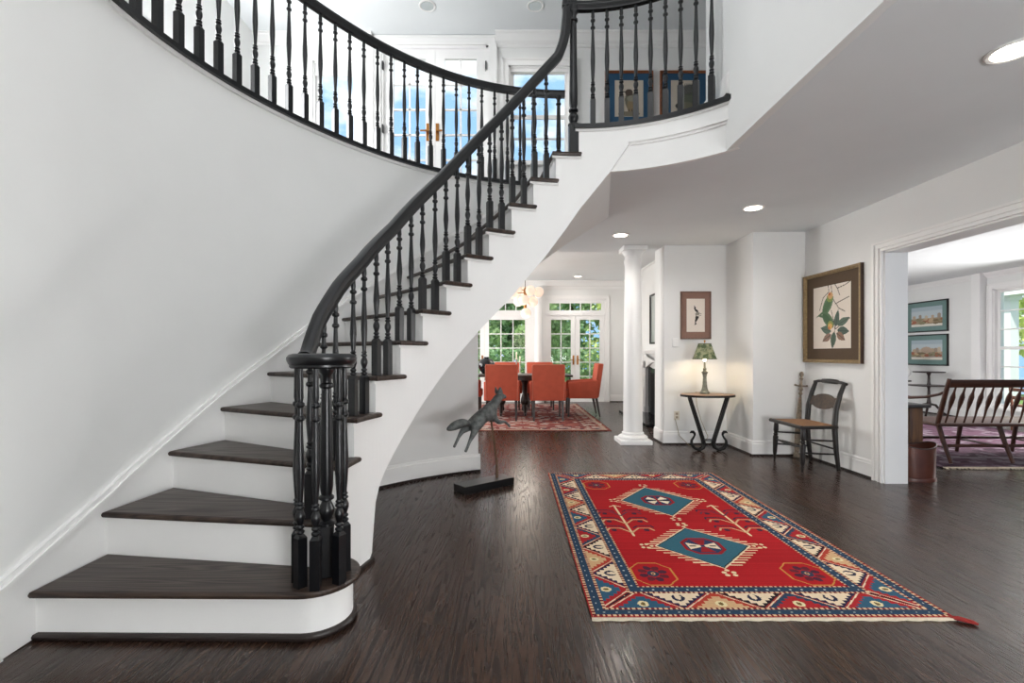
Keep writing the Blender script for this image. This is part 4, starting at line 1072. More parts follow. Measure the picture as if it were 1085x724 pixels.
MB().tube([(lx, ly+.04, .675), (lx-.01, ly+.255, .67), (lx+.005, ly+.26, .5), (lx+.06, ly+.25, .3), (lx+.12, ly+.2, .12), (lx+.02, ly+.1, .01), (lx-.12, ly+.18, .012), (lx-.21, 6.07, .12), (lx-.255, 6.085, .33)], .0035, 6).build('cord', mat('cord_tan', 'A99878', .6, var=.1), lp)
# switch and outlet
sp = MB().bbox(2.035, 2.105, 6.1, 6.11, 1.235, 1.35, .003, seg=1).box(2.05, 2.06, 6.095, 6.102, 1.28, 1.305).box(2.08, 2.09, 6.095, 6.102, 1.28, 1.305)
tag(sp.build('light_switch', TRIM), 'white double light switch plate left of the small print', 'switch')
ol = thing('outlet', 'white wall outlet left of the console table legs', 'outlet', (2.09, 6.11, .37))
MB().bbox(2.055, 2.125, 6.1, 6.11, .31, .425, .003, seg=1).build('plate', mat('outlet_ivory', 'DDD6C6', .4), ol)
for z in (.345, .39): MB().bbox(2.075, 2.105, 6.096, 6.101, z-.014, z+.014, .003, seg=1).build('socket', mat('socket_tan', 'A5977F', .5), ol)

# ------------------------------------------------------------------ side chair with rush seat
CHB = mat('chair_black', '1C1715', .38, var=.3, scale=22)
RUSH = mat('rush', '8A6545', .85, var=.3, scale=14, bump=.6, stretch=(1, 9, 1)); STEN = mat('stencilled_slat', '3E2E22', .45, var=.5, scale=34)
ch = thing('side_chair', 'black side chair with a woven rush seat against the right hall wall', 'chair', (3.02, 4.95, 0))
fx0, bx0, yn, yf = 2.835, 3.19, 4.71, 5.19
def turned_leg(x, y, x2, y2, h):
    M_ = Vector((x2-x, y2-y, h))
    pts = []; rs = []
    for (t, r) in ((0, .009), (.06, .012), (.1, .016), (.115, .011), (.2, .020), (.5, .025), (.62, .027), (.65, .017), (.68, .025), (.71, .017), (.78, .025), (.9, .024), (1, .020)):
        pts.append(Vector((x, y, 0))+M_*t); rs.append(r)
    return MB().tube(pts, rs, 12)
for y in (yn, yf): turned_leg(fx0, y+.01*(1 if y < 5 else -1)*-1, fx0+.015, y, .42).build('front_leg', CHB, ch)
posts = []
for y in (yn+.02, yf-.02):
    pts = [(bx0+.02, y, 0), (bx0-.005, y, .2), (bx0-.02, y, .42), (bx0-.005, y, .6), (bx0+.035, y, .75), (bx0+.075, y, .85)]
    MB().tube(pts, [.018, .023, .026, .025, .022, .019], 12).build('back_post', CHB, ch)
# seat
sp_ = [(fx0-.02, yn-.03), (bx0-.005, yn+.0), (bx0-.005, yf-.0), (fx0-.02, yf+.03)]
MB().prism(sp_, .415, .447, r=.014).build('seat', RUSH, ch)
MB().tube([(fx0-.022, yn-.03, .43), (bx0-.01, yn-.004, .43)], .017, 10).tube([(fx0-.022, yf+.03, .43), (bx0-.01, yf+.004, .43)], .017, 10).tube([(fx0-.024, yn-.045, .432), (fx0-.024, yf+.045, .432)], .0185, 10).build('seat_rail', CHB, ch)
for z in (.17, .30):
    for y in (yn, yf): MB().tube([(fx0+.01, y, z+.01), ((fx0+bx0)/2, y, z), (bx0, y+(.02 if y < 5 else -.02), z-.01)], [.008, .010, .008], 8).build('side_stretcher', CHB, ch)
MB().tube([(fx0+.01, yn, .23), (fx0+.01, yn+.1, .23), (fx0+.01, yn+.13, .23), (fx0+.01, 4.95, .23), (fx0+.01, yf-.13, .23), (fx0+.01, yf-.1, .23), (fx0+.01, yf, .23)], [.008, .010, .016, .017, .016, .010, .008], 10).build('front_stretcher', CHB, ch)
MB().tube([(bx0-.01, yn+.02, .21), (bx0-.01, yf-.02, .21)], .009, 8).build('rear_stretcher', CHB, ch)
MB().tube([(bx0+.078, yn-.01, .85), (bx0+.08, yn+.06, .862), (bx0+.08, yn+.11, .864), (bx0+.08, yn+.13, .866), (bx0+.08, 4.95, .868), (bx0+.08, yf-.13, .866), (bx0+.08, yf-.11, .864), (bx0+.08, yf-.06, .862), (bx0+.078, yf+.01, .85)], [.014, .015, .015, .024, .026, .024, .015, .015, .014], 12).build('crest_rail', CHB, ch)
# carved slat
n = 36; out_ = []
for i in range(n):
    y = yn+.02+(yf-yn-.04)*i/(n-1); s = abs(2*i/(n-1)-1)
    hh = .078*math.sqrt(max(0, 1-(s/.82)**2)) if s < .72 else (.05 if s < .86 else .03)
    hh = max(hh, .022 if s > .95 else .03); out_.append((y, hh))
vs_ = []
for (y, hh) in out_:
    for zz in (-hh, hh):
        for d in (0, .013): z = .66+zz; vs_.append((lerp_tab([(.55, bx0-.012), (.6, bx0-.007), (.75, bx0+.033)], z)-.004+d, y, z))
fs = []
for i in range(n-1):
    b = i*4; c = b+4; fs += [(b, c, c+2, b+2), (b+1, b+3, c+3, c+1), (b, b+1, c+1, c), (b+2, c+2, c+3, b+3)]
fs += [(0, 2, 3, 1), (4*n-4, 4*n-3, 4*n-1, 4*n-2)]
MB().add(vs_, fs, 0, True).build('back_slat', STEN, ch)
# carved sword shaped ornament leaning in the corner
CARV = mat('weathered_carving', '8A7C6C', .8, var=.45, scale=40, bump=.6)
sw = thing('carved_ornament', 'weathered carved wooden sword shaped ornament leaning in the corner behind the black chair', 'ornament', (3.16, 5.36, 0))
Ms = Matrix.Translation((3.155, 5.34, .002)) @ Matrix.Rotation(R_(5.5), 4, 'Y') @ Matrix.Rotation(R_(-3), 4, 'X')
MB().prism([(-.03, -.012), (.03, -.012), (.03, .012), (-.03, .012)], 0, .05, M=Ms).tube([(0, 0, .05), (0, 0, .12), (0, 0, .3), (0, 0, .5), (0, 0, .66), (0, 0, .70)], [.026, .032, .036, .03, .018, .012], 10, M=Ms, flat=.45).build('blade', CARV, sw)
MB().lathe([(.012, .69), (.02, .70), (.02, .715), (.011, .725), (.018, .74), (.024, .755), (.018, .77), (.011, .78), (.02, .80), (.012, .82), (.012, .86), (.019, .87), (.019, .88), (.01, .89), (.016, .905), (.021, .925), (.016, .945), (.004, .953)], n=14, M=Ms).build('handle', CARV, sw)
MB().tube([(-.07, 0, .80), (-.05, 0, .795), (0, 0, .79), (.05, 0, .795), (.07, 0, .80)], [.012, .008, .011, .008, .012], 8, M=Ms).build('cross_guard', CARV, sw)

# ------------------------------------------------------------------ dining room
VELV = mat('red_upholstery', 'C2583F', .8, var=.07, scale=9); PIPE = mat('red_piping', 'C9745C', .7, var=.05); LEGW = mat('dark_walnut', '2A1B15', .35, var=.2, scale=16)
DT = mat_wood('dining_table_wood', '2B1C16', '46312A', .3, axis='X')
dr = thing('dining_rug', 'faded red patterned rug under the dining table', 'rug', (.2, 9.05, 0))
cv = Canvas(2.62, 3.81, .025, '96574F'); rg = np.random.RandomState(3)
m = np.minimum(np.minimum(cv.X, cv.w-cv.X), np.minimum(cv.Y, cv.h-cv.Y))
pat = rg.randn(*cv.X.shape)
blobs(cv, 260, ['B9A59C', '5A3F48', 'A86A5E', '7C3A3A', 'C4B4AA'], .02, .07, 4)
k = (m > .08) & (m < .38); kk = cv.a.copy(); cv.a[k] = cv.a[k]*.8; cv.put(k & (np.sin(cv.X*24)*np.sin(cv.Y*24) > .45), 'B49C90')
cv.put((m > .36) & (m < .40), '86524E'); cv.put((m > .06) & (m < .09), 'B09A88'); cv.put(m < .03, '7C4A40')
cv.mesh('pile', (-1.14, 7.15, .0115), (1, 0, 0), (0, 1, 0), mat_vcol('dining_rug_wool', .95, .2, 60, .1), dr)
MB().prism([(-1.14, 7.15), (1.48, 7.15), (1.48, 10.96), (-1.14, 10.96)], .0005, .0112).build('backing', MATS['rug_edge'], dr)
FZ = .012
def armchair():
    t = thing('dining_armchair', 'x', 'chair', (0, 0, 0), 0, 'red upholstered dining armchairs')
    Sh = Matrix(((1, 0, 0, 0), (0, 1, -.14, .05), (0, 0, 1, 0), (0, 0, 0, 1)))
    b = MB()
    bm = bmesh.new(); bmesh.ops.create_cube(bm, size=1)
    for v in bm.verts:
        top = v.co.z > 0; wd = .275 if top else .265
        v.co = Vector((math.copysign(wd, v.co.x), -.29+(v.co.y+.5)*.09, .93+.03 if top else .34))
    bmesh.ops.bevel(bm, geom=bm.edges[:], offset=.022, segments=3, profile=.5, affect='EDGES')
    b.bm(bm, 0, Sh); bk = b.build('backrest', VELV, t, local=True)
    pp = MB()
    for yy in (-.288, -.202):
        pp.tube([Sh @ Vector(p) for p in [(-.265, yy, .36), (-.272, yy, .93), (-.255, yy, .952), (.255, yy, .952), (.272, yy, .93), (.265, yy, .36)]], .006, 6)
    pp.build('piping', PIPE, bk, local=True)
    MB().bbox(-.235, .235, -.24, .30, .335, .475, .03).build('seat', VELV, t, local=True)
    for sg in (-1, 1):
        mb = MB(); prof = [(-.26, .335), (.25, .335), (.26, .60), (.24, .635), (-.27, .665)]
        x0, x1 = (sg*.305, sg*.232)
        bm = bmesh.new(); v0 = [bm.verts.new((x0, y, z)) for y, z in prof]; v1 = [bm.verts.new((x1, y, z)) for y, z in prof]
        bm.faces.new(v0); bm.faces.new(v1[::-1])
        for i in range(5): bm.faces.new((v0[i], v1[i], v1[(i+1) % 5], v0[(i+1) % 5]))
        bmesh.ops.recalc_face_normals(bm, faces=bm.faces[:]); bmesh.ops.bevel(bm, geom=bm.edges[:], offset=.018, segments=3, profile=.5, affect='EDGES')
        mb.bm(bm).build('arm', VELV, t, local=True)
    for sx in (-1, 1):
        MB().prism([(-.022, -.022), (.022, -.022), (.022, .022), (-.022, .022)], 0, .001) if False else None
        for (y, yb) in ((.245, .25), (-.245, -.31)):
            mb = MB(); a, c = .024, .014; x = sx*.245
            vs_ = [(x+i*c, yb+j*c, 0) for i, j in ((-1, -1), (1, -1), (1, 1), (-1, 1))]+[(x+i*a, y+j*a, .345) for i, j in ((-1, -1), (1, -1), (1, 1), (-1, 1))]
            mb.add(vs_, [(0, 1, 2, 3), (4, 7, 6, 5), (0, 4, 5, 1), (1, 5, 6, 2), (2, 6, 7, 3), (3, 7, 4, 0)]).build('leg', LEGW, t, local=True)
    return t
proto = armchair()
seats = [(-.175, 8.44, 0, 'red dining armchair seen from behind, directly behind the fox sculpture'), (.615, 8.44, 0, 'red dining armchair seen from behind, to the right of the sculpted fox head'),
         (1.28, 8.93, 88, 'red dining armchair seen from its side at the right end of the table'), (-.10, 9.95, 180, 'red dining armchair across the table, beside the black vase, facing the hall'),
         (.59, 9.95, 180, 'red dining armchair across the table in front of the right glass doors'), (-.86, 9.1, -90, 'red dining armchair at the left end of the table, mostly hidden by the stair wall')]
for i, (x, y, rz, lb) in enumerate(seats):
    o = proto if i == 0 else copy_tree(proto)
    o.matrix_basis = Matrix.Translation((x, y, FZ)) @ Matrix.Rotation(R_(rz), 4, 'Z'); o['label'] = lb
dt = thing('dining_table', 'dark wooden pedestal dining table surrounded by red armchairs', 'table', (.22, 9.13, FZ))
MB().bbox(-.66, 1.1, 8.66, 9.6, .728, .765, .012).build('table_top', DT, dt)
MB().box(-.5, .94, 8.8, 9.46, .66, .73).build('apron', DT, dt)
for px_ in (-.2, .24):
    MB().lathe([(.05, .66), (.07, .64), (.05, .58), (.045, .4), (.075, .3), (.08, .24), (.05, .18), (.06, .12), (.05, .08)], px_, 9.05, 20).build('pedestal', LEGW, dt)
    for sg in (-1, 1):
        MB().tube([(px_, 9.05, .2), (px_, 9.05+sg*.12, .16), (px_, 9.05+sg*.26, .06), (px_, 9.05+sg*.34, .035), (px_, 9.05+sg*.38, .045)], [.035, .035, .028, .022, .018], 10).build('foot', LEGW, dt)
vz = MB().lathe([(.05, .767), (.075, .775), (.13, .84), (.158, .91), (.155, .97), (.12, 1.03), (.065, 1.06), (.045, 1.07), (.045, 1.085), (.055, 1.09), (.04, 1.09), (.03, 1.06)], -.48, 9.05, 36)
tag(vz.build('vase', mat('black_glaze', '17181D', .12, var=.2, scale=12)), 'round glossy black vase on the left of the dining table', 'vase')
GL2 = mat('frosted_glass', 'D9D4C6', .25, var=.1)
for (x, y, h, lb) in ((.085, 9.25, .42, 'taller pale candlestick on the dining table'), (.15, 9.12, .34, 'shorter pale candlestick on the dining table')):
    c_ = thing('candlestick', lb, 'candlestick', (x, y, .767), 0, 'pale candlesticks on the dining table')
    MB().lathe([(.045, .767), (.045, .775), (.015, .79), (.012, .83), (.02, .86), (.012, .9), (.012, .767+h*.6), (.025, .767+h*.65), (.02, .767+h*.7)], x, y, 20).build('holder', GL2, c_)
    MB().lathe([(.012, .767+h*.69), (.011, .767+h-.01), (.004, .767+h)], x, y, 12).build('candle', mat('wax', 'E6DFCB', .5), c_)
# chandelier
cx, cy, cz = .25, 9.1, 2.89
cd = thing('chandelier', 'cluster chandelier of pearl glass globes hanging over the dining table', 'chandelier', (cx, cy, cz))
MB().lathe([(.06, cz-.025), (.06, cz-.001), (.01, cz-.001)], cx, cy, 24).build('canopy', BRASS, cd)
MB().tube([(cx, cy, cz-.02), (cx, cy, 2.0)], .006, 10).build('stem', mat('stem_bronze', '5A4A3A', .4, .7), cd)
GLOBE = mat('pearl_globe', 'EDDCCB', .25, emit='FFE3CC', estr=.28)
ARM = []
def zpx(y, Y): return 1.15+(375-y)*Y/510
gl = [(543.3, 311, -.16), (548.3, 308, .03), (562.6, 308, -.05), (571.4, 309.5, .06), (549.8, 319.6, .10), (555.5, 318, -.14), (565.2, 319.6, .05), (557.8, 331.8, 0), (556.5, 309, .2)]
for (px_, py_, d) in gl:
    Y = cy+d; gx = (px_-543)*Y/510; gz = zpx(py_, Y)
    hub = Vector((cx, cy, max(2.02, min(2.36, gz+.03))))
    a_ = MB().tube([hub, Vector((gx, Y, gz)).lerp(hub, .3)], .007, 8).build('arm', BRASS, cd)
    MB().lathe([(.0975*math.sin(math.pi*i/14) if 0 < i < 14 else .004, -.0975*math.cos(math.pi*i/14)) for i in range(15)], gx, Y, 24, cz=gz).build('globe', GLOBE, cd)
MB().lathe([(.02, 2.0), (.03, 2.02), (.03, 2.36), (.015, 2.40)], cx, cy, 16).build('hub', BRASS, cd)
light('globe_light', 'POINT', (cx, cy, 1.55), 10, (1, .88, .74), size=.25, parent=cd)
# fireplace in the dining room's right wall
SLATE = mat('black_slate', '15161A', .2, var=.3, scale=9)
fpz = thing('fireplace', 'white carved mantel fireplace with a black firebox behind the column', 'fireplace', (2.6, 8.6, 0))
MB().box(2.6, 2.75, 7.4, 9.55, 0, 2.79).build('chimney_breast', WALL, fpz)
MB().box(2.1, 2.6, 7.5, 9.45, 0, .045).build('hearth', SLATE, fpz)
MB().box(2.575, 2.6, 7.85, 9.12, .045, 1.0).build('slate_surround', SLATE, fpz)
MB().box(2.568, 2.58, 8.05, 8.92, .045, .8).build('firebox', mat('firebox_black', '070707', .8), fpz)  # flat near-black panel in place of the firebox opening
mb = MB()
for y0, y1 in ((7.65, 7.87), (9.10, 9.32)): mb.box(2.52, 2.6, y0, y1, .045, 1.0); mb.box(2.50, 2.6, y0-.02, y1+.02, .045, .16); mb.box(2.49, 2.52, y0+.05, y1-.05, .9, 1.02)
pts = [(7.65, .88)]+[(7.87+1.23*i/16, .88+.12*math.sin(math.pi*i/16)) for i in range(17)]+[(9.32, .88), (9.32, 1.16), (7.65, 1.16)]
mb.add([(2.52, y, z) for y, z in pts]+[(2.6, y, z) for y, z in pts], [list(range(20)), [20+i for i in range(20)][::-1]]+[(i, (i+1) % 20, 20+(i+1) % 20, 20+i) for i in range(20)])
mb.build('mantel_surround', TRIM, fpz)
MB().box(2.43, 2.6, 7.55, 9.42, 1.19, 1.225).box(2.47, 2.6, 7.6, 9.38, 1.15, 1.19).build('mantel_shelf', TRIM, fpz)
mir = thing('wall_mirror', 'black framed mirror above the fireplace mantel', 'mirror', (2.6, 8.5, 1.33))
mb = MB()
for (y0, y1, z0, z1) in ((8.0, 8.03, 1.33, 2.24), (8.96, 8.99, 1.33, 2.24), (8.0, 8.99, 1.33, 1.36), (8.0, 8.99, 2.21, 2.24)): mb.box(2.565, 2.599, y0, y1, z0, z1)
mb.build('frame', FR_BK, mir); MB().box(2.585, 2.599, 8.03, 8.96, 1.36, 2.21).build('mirror_glass', mat('mirror', 'D5D8D8', .4, 1, var=0), mir)

# ------------------------------------------------------------------ living room
lr = thing('living_rug', 'dusty purple patterned rug with an ivory fringe in the living room', 'rug', (5.9, 6.9, 0))
cv = Canvas(3.1, 4.0, .025, '5A424F'); rg = np.random.RandomState(9)
m = np.minimum(np.minimum(cv.X, cv.w-cv.X), np.minimum(cv.Y, cv.h-cv.Y))
blobs(cv, 320, ['6E5D68', '432F3A', '523A46', '7C7077', '5E4452'], .02, .08, 6)
k = (m > .12) & (m < .45); cv.a[k] = cv.a[k]*.85; cv.put(k & (np.sin(cv.X*20)*np.sin(cv.Y*20) > .5), '7A6B75')
cv.put((m > .43) & (m < .47), '857A80'); cv.put((m > .09) & (m < .13), '3E3240')
cv.mesh('pile', (4.32, 4.83, .0115), (1, 0, 0), (0, 1, 0), mat_vcol('living_rug_wool', .95, .2, 60, .1), lr)
MB().prism([(4.32, 4.83), (7.42, 4.83), (7.42, 8.83), (4.32, 8.83)], .0005, .0112).build('backing', mat('living_rug_edge', '3A2E38', .95), lr)
mb = MB(); rg = random.Random(4)
for i in range(150):
    x = 4.33+i*3.08/150; mb.tube([(x, 4.835, .009), (x+rg.uniform(-.01, .01), 4.80, .012), (x+rg.uniform(-.018, .018), 4.775+rg.uniform(-.01, .01), .005)], [.006, .008, .006], 5)
mb.build('fringe', FRINGE, lr)
BW = mat_wood('bench_wood', '3A2018', '5C3626', .35, axis='X'); BW2 = mat_wood('bench_wood_leg', '3A2018', '5C3626', .35, axis='Z')
bn = thing('spindle_bench', 'long dark wooden spindle back bench seen from behind on the purple rug', 'bench', (5.45, 5.3, FZ))
bx1, bx2 = 4.49, 6.42
MB().bbox(bx1-.02, bx2+.02, 5.04, 5.62, .385, .42, .012).build('seat', BW, bn)
for i, x in enumerate((4.52, 5.16, 5.8, 6.4)):
    MB().tube([(x, 5.1, .39), (x, 5.04, .22), (x, 4.955, .018)], [.024, .022, .017], 12).build('back_leg', BW2, bn)
    MB().tube([(x, 5.53, .39), (x, 5.56, .2), (x, 5.585, .018)], [.024, .022, .018], 12).build('front_leg', BW2, bn)
    MB().tube([(x, 5.03, .17), (x, 5.565, .17)], .011, 8).build('side_stretcher', BW2, bn)
MB().tube([(4.52, 5.025, .19), (6.4, 5.025, .19)], .017, 8).build('back_stretcher', BW, bn); MB().tube([(4.52, 5.56, .185), (6.4, 5.56, .185)], .017, 8).build('front_stretcher', BW, bn)
for x in (bx1, bx2):
    MB().tube([(x, 5.08, .41), (x, 5.02, .62), (x, 4.94, .895)], [.024, .024, .019], 12).build('back_post', BW2, bn)
    MB().tube([(x, 4.985, .76), (x-.005, 5.05, .725), (x-.015, 5.2, .685), (x-.02, 5.4, .66), (x-.02, 5.58, .672)], [.017, .02, .022, .025, .03], 10, flat=.7).build('arm', BW2, bn)
    MB().tube([(x-.02, 5.52, .41), (x-.02, 5.52, .655)], [.017, .013], 10).build('arm_support', BW2, bn)
mb = MB(); Mt = Matrix(((1, 0, 0, 0), (0, 1, -.29, 0), (0, 0, 1, 0), (0, 0, 0, 1)))
mb.bbox(bx1+.01, bx2-.01, 5.19, 5.212, .80, .885, .008, M=Mt, seg=2).build('crest_rail', BW, bn)
n = int((bx2-bx1-.16)/.098)
for i in range(n+1):
    x = bx1+.09+i*(bx2-bx1-.18)/n
    pts = [(x, 5.09, .41), (x, 5.06, .5), (x, 5.045, .56), (x, 5.02, .64), (x, 5.0, .70), (x, 4.985, .75), (x, 4.965, .81)]
    MB().tube(pts, [.0085, .009, .0105, .021, .022, .011, .008], 10, flat=.45 if False else 1).build('spindle', BW2, bn)
# work table and leather bin by the jamb
wt = thing('side_table', 'rustic wooden table with a dark top just inside the wide opening', 'table', (3.74, 4.95, 0))
MB().bbox(3.50, 3.965, 4.56, 5.35, .635, .668, .006).build('table_top', mat('dark_stone_top', '33302F', .4, var=.25, scale=20), wt)
RW_ = mat_wood('rustic_wood', '4A2F1E', '75502F', .5, axis='Z')
for x0 in (3.53, 3.80):
    for y0 in (4.6, 5.2): MB().bbox(x0, x0+.13, y0, y0+.1, 0, .635, .006).build('leg', RW_, wt)
MB().box(3.66, 3.80, 4.62, 4.66, .56, .635).build('apron', RW_, wt)
LEA = mat('brown_leather', '5A2D1E', .38, var=.3, scale=7); LEAD = mat('leather_edge', '38201A', .45, var=.2)
lb = thing('leather_bin', 'oval brown leather bin on the floor at the right jamb of the opening', 'bin', (3.69, 4.42, 0))
mb = MB(); n = 44; prs = [(.93, .012), (.955, .05), (.98, .2), (1.0, .315), (.975, .315), (.95, .2), (.92, .03)]; vs_ = []
for (s, z) in prs:
    for i in range(n):
        a = 2*math.pi*i/n; z2 = z+(.02*math.cos(2*a) if z > .3 else 0); vs_.append((3.69+.178*s*math.cos(a), 4.42+.13*s*math.sin(a), z2))
mb.add(vs_, [(j*n+i, j*n+(i+1) % n, (j+1)*n+(i+1) % n, (j+1)*n+i) for j in range(len(prs)-1) for i in range(n)], 0, True); mb.f.append([6*n+i for i in range(n)]); mb.m.append(0); mb.sm.append(False)
mb.build('body', LEA, lb)
MB().lathe([(.166, 0), (.180, 0), (.181, .012), (.177, .03), (.166, .032)], 3.69, 4.42, 44, sy=.735).build('base_band', LEA, lb)
mb = MB(); mb.tube([(3.69+.176*math.cos(2*math.pi*i/44), 4.42+.1285*math.sin(2*math.pi*i/44), .317+.02*math.cos(4*math.pi*i/44)) for i in range(45)], .006, 8); mb.build('rim', LEAD, lb)
# tiered table
tt = thing('tiered_table', 'small dark two tier pedestal table under the living room prints', 'table', (7.75, 8.95, 0))
TDK = mat('dark_mahogany', '2A1C1A', .35, var=.2)
MB().lathe([(.01, .80), (.235, .80), (.24, .81), (.235, .82), (.01, .82)], 7.75, 8.95, 36).build('upper_tier', TDK, tt)
MB().lathe([(.01, .55), (.275, .55), (.28, .56), (.275, .57), (.01, .57)], 7.72, 8.95, 36).build('lower_tier', TDK, tt)
MB().lathe([(.03, .15), (.04, .2), (.025, .3), (.02, .5), (.035, .55), (.022, .62), (.018, .74), (.04, .8)], 7.75, 8.95, 18).build('stem', TDK, tt)
for k in range(3):
    a = R_(100+120*k); MB().tube([(7.75, 8.95, .22), (7.75+.1*math.cos(a), 8.95+.1*math.sin(a), .2), (7.75+.2*math.cos(a), 8.95+.2*math.sin(a), .07), (7.75+.27*math.cos(a), 8.95+.27*math.sin(a), .022)], [.022, .022, .018, .02], 10).build('leg', TDK, tt)
# pale gourd vase on a stand
stn = thing('plant_stand', 'small dark round stand holding the white gourd vase at the living room wall', 'stand', (7.42, 9.25, 0))
MB().lathe([(.01, .62), (.2, .62), (.2, .645), (.01, .645)], 7.42, 9.25, 30).build('top', TDK, stn)
MB().lathe([(.03, .02), (.035, .3), (.03, .62)], 7.42, 9.25, 14).build('stem', TDK, stn); MB().lathe([(.16, 0), (.16, .02), (.03, .04)], 7.42, 9.25, 24).build('foot', TDK, stn)
tag(MB().lathe([(.09, .646), (.12, .67), (.19, .76), (.195, .82), (.15, .90), (.10, .97), (.085, 1.05), (.11, 1.12), (.10, 1.17), (.05, 1.2)], 7.42, 9.25, 36).build('vase', mat('white_ceramic', 'F0EEEA', .25, var=.01)), 'white ceramic gourd vase partly hidden by the opening jamb', 'vase')
# wooden chair further back, right edge
wc = thing('wooden_chair', 'small brown wooden ladder back chair behind the bench at the right edge', 'chair', (7.62, 7.0, 0))
CW = mat_wood('chair_brown', '5A3424', '7E5036', .4, axis='Z')
for y in (6.8, 7.16):
    MB().tube([(7.44, y, 0), (7.44, y, .4), (7.40, y, .68)], [.018, .018, .014], 10).build('back_post', CW, wc)
    MB().tube([(7.8, y, 0), (7.8, y, .38)], .018, 10).build('front_leg', CW, wc); MB().tube([(7.44, y, .2), (7.8, y, .2)], .01, 8).build('stretcher', CW, wc)
MB().bbox(7.42, 7.83, 6.78, 7.18, .37, .40, .01).build('seat', CW, wc)
for z in (.50, .62): MB().bbox(7.405-(z-.5)*.12, 7.425-(z-.5)*.12, 6.8, 7.16, z-.025, z+.025, .006, seg=2).build('back_slat', CW, wc)

# ------------------------------------------------------------------ outside
LAWN = mat('lawn', '5F7A3C', .9, var=.3, scale=3); PATIO = mat('patio_stone', '9A958C', .8, var=.15, scale=2)
struct(MB().box(-14, 16, 14.5, 40, -.3, -.12), 'ground_lawn', LAWN); struct(MB().box(-8, 9.5, 11.66, 14.5, -.3, -.08), 'ground_patio', PATIO)
struct(MB().box(8.3, 26, 0, 14.4, -.3, -.06), 'ground_side', LAWN)
struct(MB().box(-3.5, 3.5, 6.26, 11.7, 3.0, 3.05), 'roof_deck', PATIO)
def leafmat(name, c, var):
    m = bpy.data.materials.new(name); m.use_nodes = True; t = m.node_tree; p = t.nodes['Principled BSDF']
    co = t.nodes.new('ShaderNodeTexCoord'); nz = t.nodes.new('ShaderNodeTexNoise'); nz.inputs['Scale'].default_value = 1.3; nz.inputs['Detail'].default_value = 6
    r = t.nodes.new('ShaderNodeValToRGB'); c = lin(c); r.color_ramp.elements[0].position = .35; r.color_ramp.elements[1].position = .65
    r.color_ramp.elements[0].color = (*[x*(1-var) for x in c], 1); r.color_ramp.elements[1].color = (*[x*(1+var) for x in c], 1)
    t.links.new(co.outputs['Object'], nz.inputs[0]); t.links.new(nz.outputs['Fac'], r.inputs[0]); t.links.new(r.outputs[0], p.inputs['Base Color']); p.inputs['Roughness'].default_value = .6
    tr = t.nodes.new('ShaderNodeBsdfTranslucent'); t.links.new(r.outputs[0], tr.inputs[0]); mx = t.nodes.new('ShaderNodeMixShader'); mx.inputs[0].default_value = .35
    o = t.nodes['Material Output']; t.links.new(p.outputs[0], mx.inputs[1]); t.links.new(tr.outputs[0], mx.inputs[2]); t.links.new(mx.outputs[0], o.inputs[0])
    return m
LF = [leafmat('foliage_mid', '9DB57C', .35), leafmat('foliage_bright', 'C3CF7C', .3), leafmat('foliage_dark', '83A273', .35)]
BARK = mat('bark', '4A3B30', .9, var=.3, scale=10, bump=.5)
def tree(x, y, h, r, mi, label, nl=2600, low=.3, seed=0, ls=.13):
    rg = np.random.RandomState(seed); t = thing('tree', label, 'tree', (x, y, -.2))
    MB().tube([(x, y, -.2), (x+.05, y, h*.3), (x-.04, y, h*.7)], [.14, .11, .04], 10).build('trunk', BARK, t)
    vs_ = []; fs = []
    blobs = [(rg.uniform(-.55, .55)*r, rg.uniform(-.55, .55)*r, low+rg.uniform(.12, .88)*(h-low), r*rg.uniform(.35, .6)) for _ in range(14)]
    for i in range(nl):
        bx, by, bz, br_ = blobs[i % 14]; d = rg.randn(3); d /= np.linalg.norm(d); q = np.array([x+bx, y+by, bz])+d*br_*rg.uniform(.55, 1.05)
        u = rg.randn(3); u /= np.linalg.norm(u); v = np.cross(u, d+.5*rg.randn(3)); v /= max(1e-6, np.linalg.norm(v)); s = ls*rg.uniform(.6, 1.3)
        b = len(vs_); vs_ += [tuple(q-u*s), tuple(q+v*s*.45), tuple(q+u*s), tuple(q-v*s*.45)]; fs.append((b, b+1, b+2, b+3))
    MB().add(vs_, fs).build('foliage', LF[mi], t)
tree(-1.7, 19.6, 5.2, 1.25, 0, 'green tree seen through the left dining doors, leftmost', seed=1)
tree(-.1, 23.6, 6.2, 1.3, 2, 'darker green tree seen through the panes left of the chandelier', 3000, seed=2, ls=.16)
tree(1.25, 19.6, 5.4, 1.25, 0, 'green tree seen through the left leaf of the right dining doors', seed=3)
tree(4.15, 19.6, 5.2, 1.25, 1, 'yellow green tree seen through the right leaf of the right dining doors', seed=4, ls=.12)
tree(2.95, 23.6, 6.4, 1.3, 2, 'dark tree standing farther back between the two nearer green trees', 3000, seed=5, ls=.16)
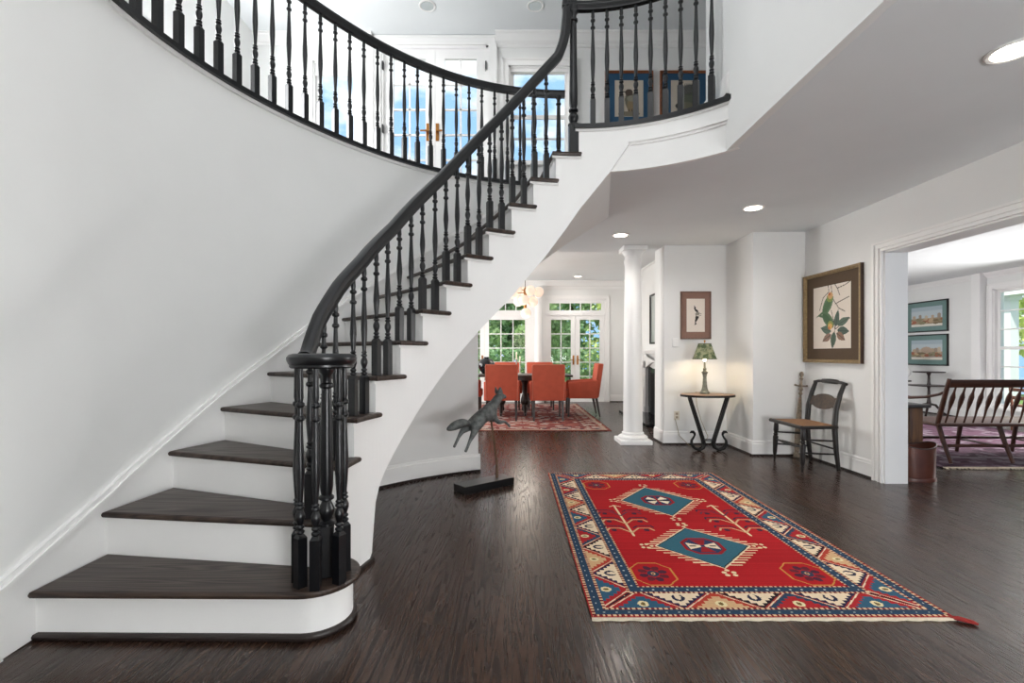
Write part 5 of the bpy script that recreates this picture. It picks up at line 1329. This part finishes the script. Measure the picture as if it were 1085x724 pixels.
tree(6.0, 23.6, 6.6, 1.3, 2, 'dark tree farthest back to the right beyond the dining room', 3000, seed=6, ls=.16)
hd = np.random.RandomState(8); vs_ = []; fs = []
for i in range(4200):
    q = np.array([hd.uniform(-5, 7), hd.uniform(16.2, 17.0), hd.uniform(-.1, 1.35)]); u = hd.randn(3); u /= np.linalg.norm(u); v = np.cross(u, hd.randn(3)); v /= np.linalg.norm(v); s = .1
    b = len(vs_); vs_ += [tuple(q-u*s), tuple(q+v*s*.5), tuple(q+u*s), tuple(q-v*s*.5)]; fs.append((b, b+1, b+2, b+3))
tag(MB().add(vs_, fs).build('hedge', LF[2]), 'low dark green hedge beyond the dining room doors', 'hedge')
tl = np.random.RandomState(18); vs_ = []; fs = []
for i in range(7000):
    x = tl.uniform(-8, 13); q = np.array([x, tl.uniform(26.5, 28.0), tl.uniform(-.1, 5.2+.7*math.sin(x*1.7)+.4*math.sin(x*4.1))]); u = tl.randn(3); u /= np.linalg.norm(u); v = np.cross(u, tl.randn(3)); v /= np.linalg.norm(v); z_ = .24*tl.uniform(.6, 1.3)
    b = len(vs_); vs_ += [tuple(q-u*z_), tuple(q+v*z_*.55), tuple(q+u*z_), tuple(q-v*z_*.55)]; fs.append((b, b+1, b+2, b+3))
tag(MB().add(vs_, fs).build('treeline', LF[0]), 'dense green mass of distant foliage behind the garden trees', 'foliage', kind='stuff')
tree(15.5, 15.7, 5.0, 1.3, 0, 'green tree outside the living room window, left of the porch post', seed=11)
tree(14.5, 12.4, 4.6, 1.3, 1, 'dark green tree outside the living room window, right of the porch post', seed=12)
pp = thing('porch_post', 'square white porch post outside the living room window', 'post', (9.785, 9.455, -.06))
MB().box(9.70, 9.87, 9.37, 9.54, -.06, 2.28).build('shaft', TRIM, pp); MB().box(9.67, 9.90, 9.34, 9.57, -.06, .1).box(9.67, 9.90, 9.34, 9.57, 2.2, 2.28).build('base_and_cap', TRIM, pp)
struct(MB().box(9.55, 9.95, 2, 14, 2.28, 2.62), 'porch_beam', TRIM)
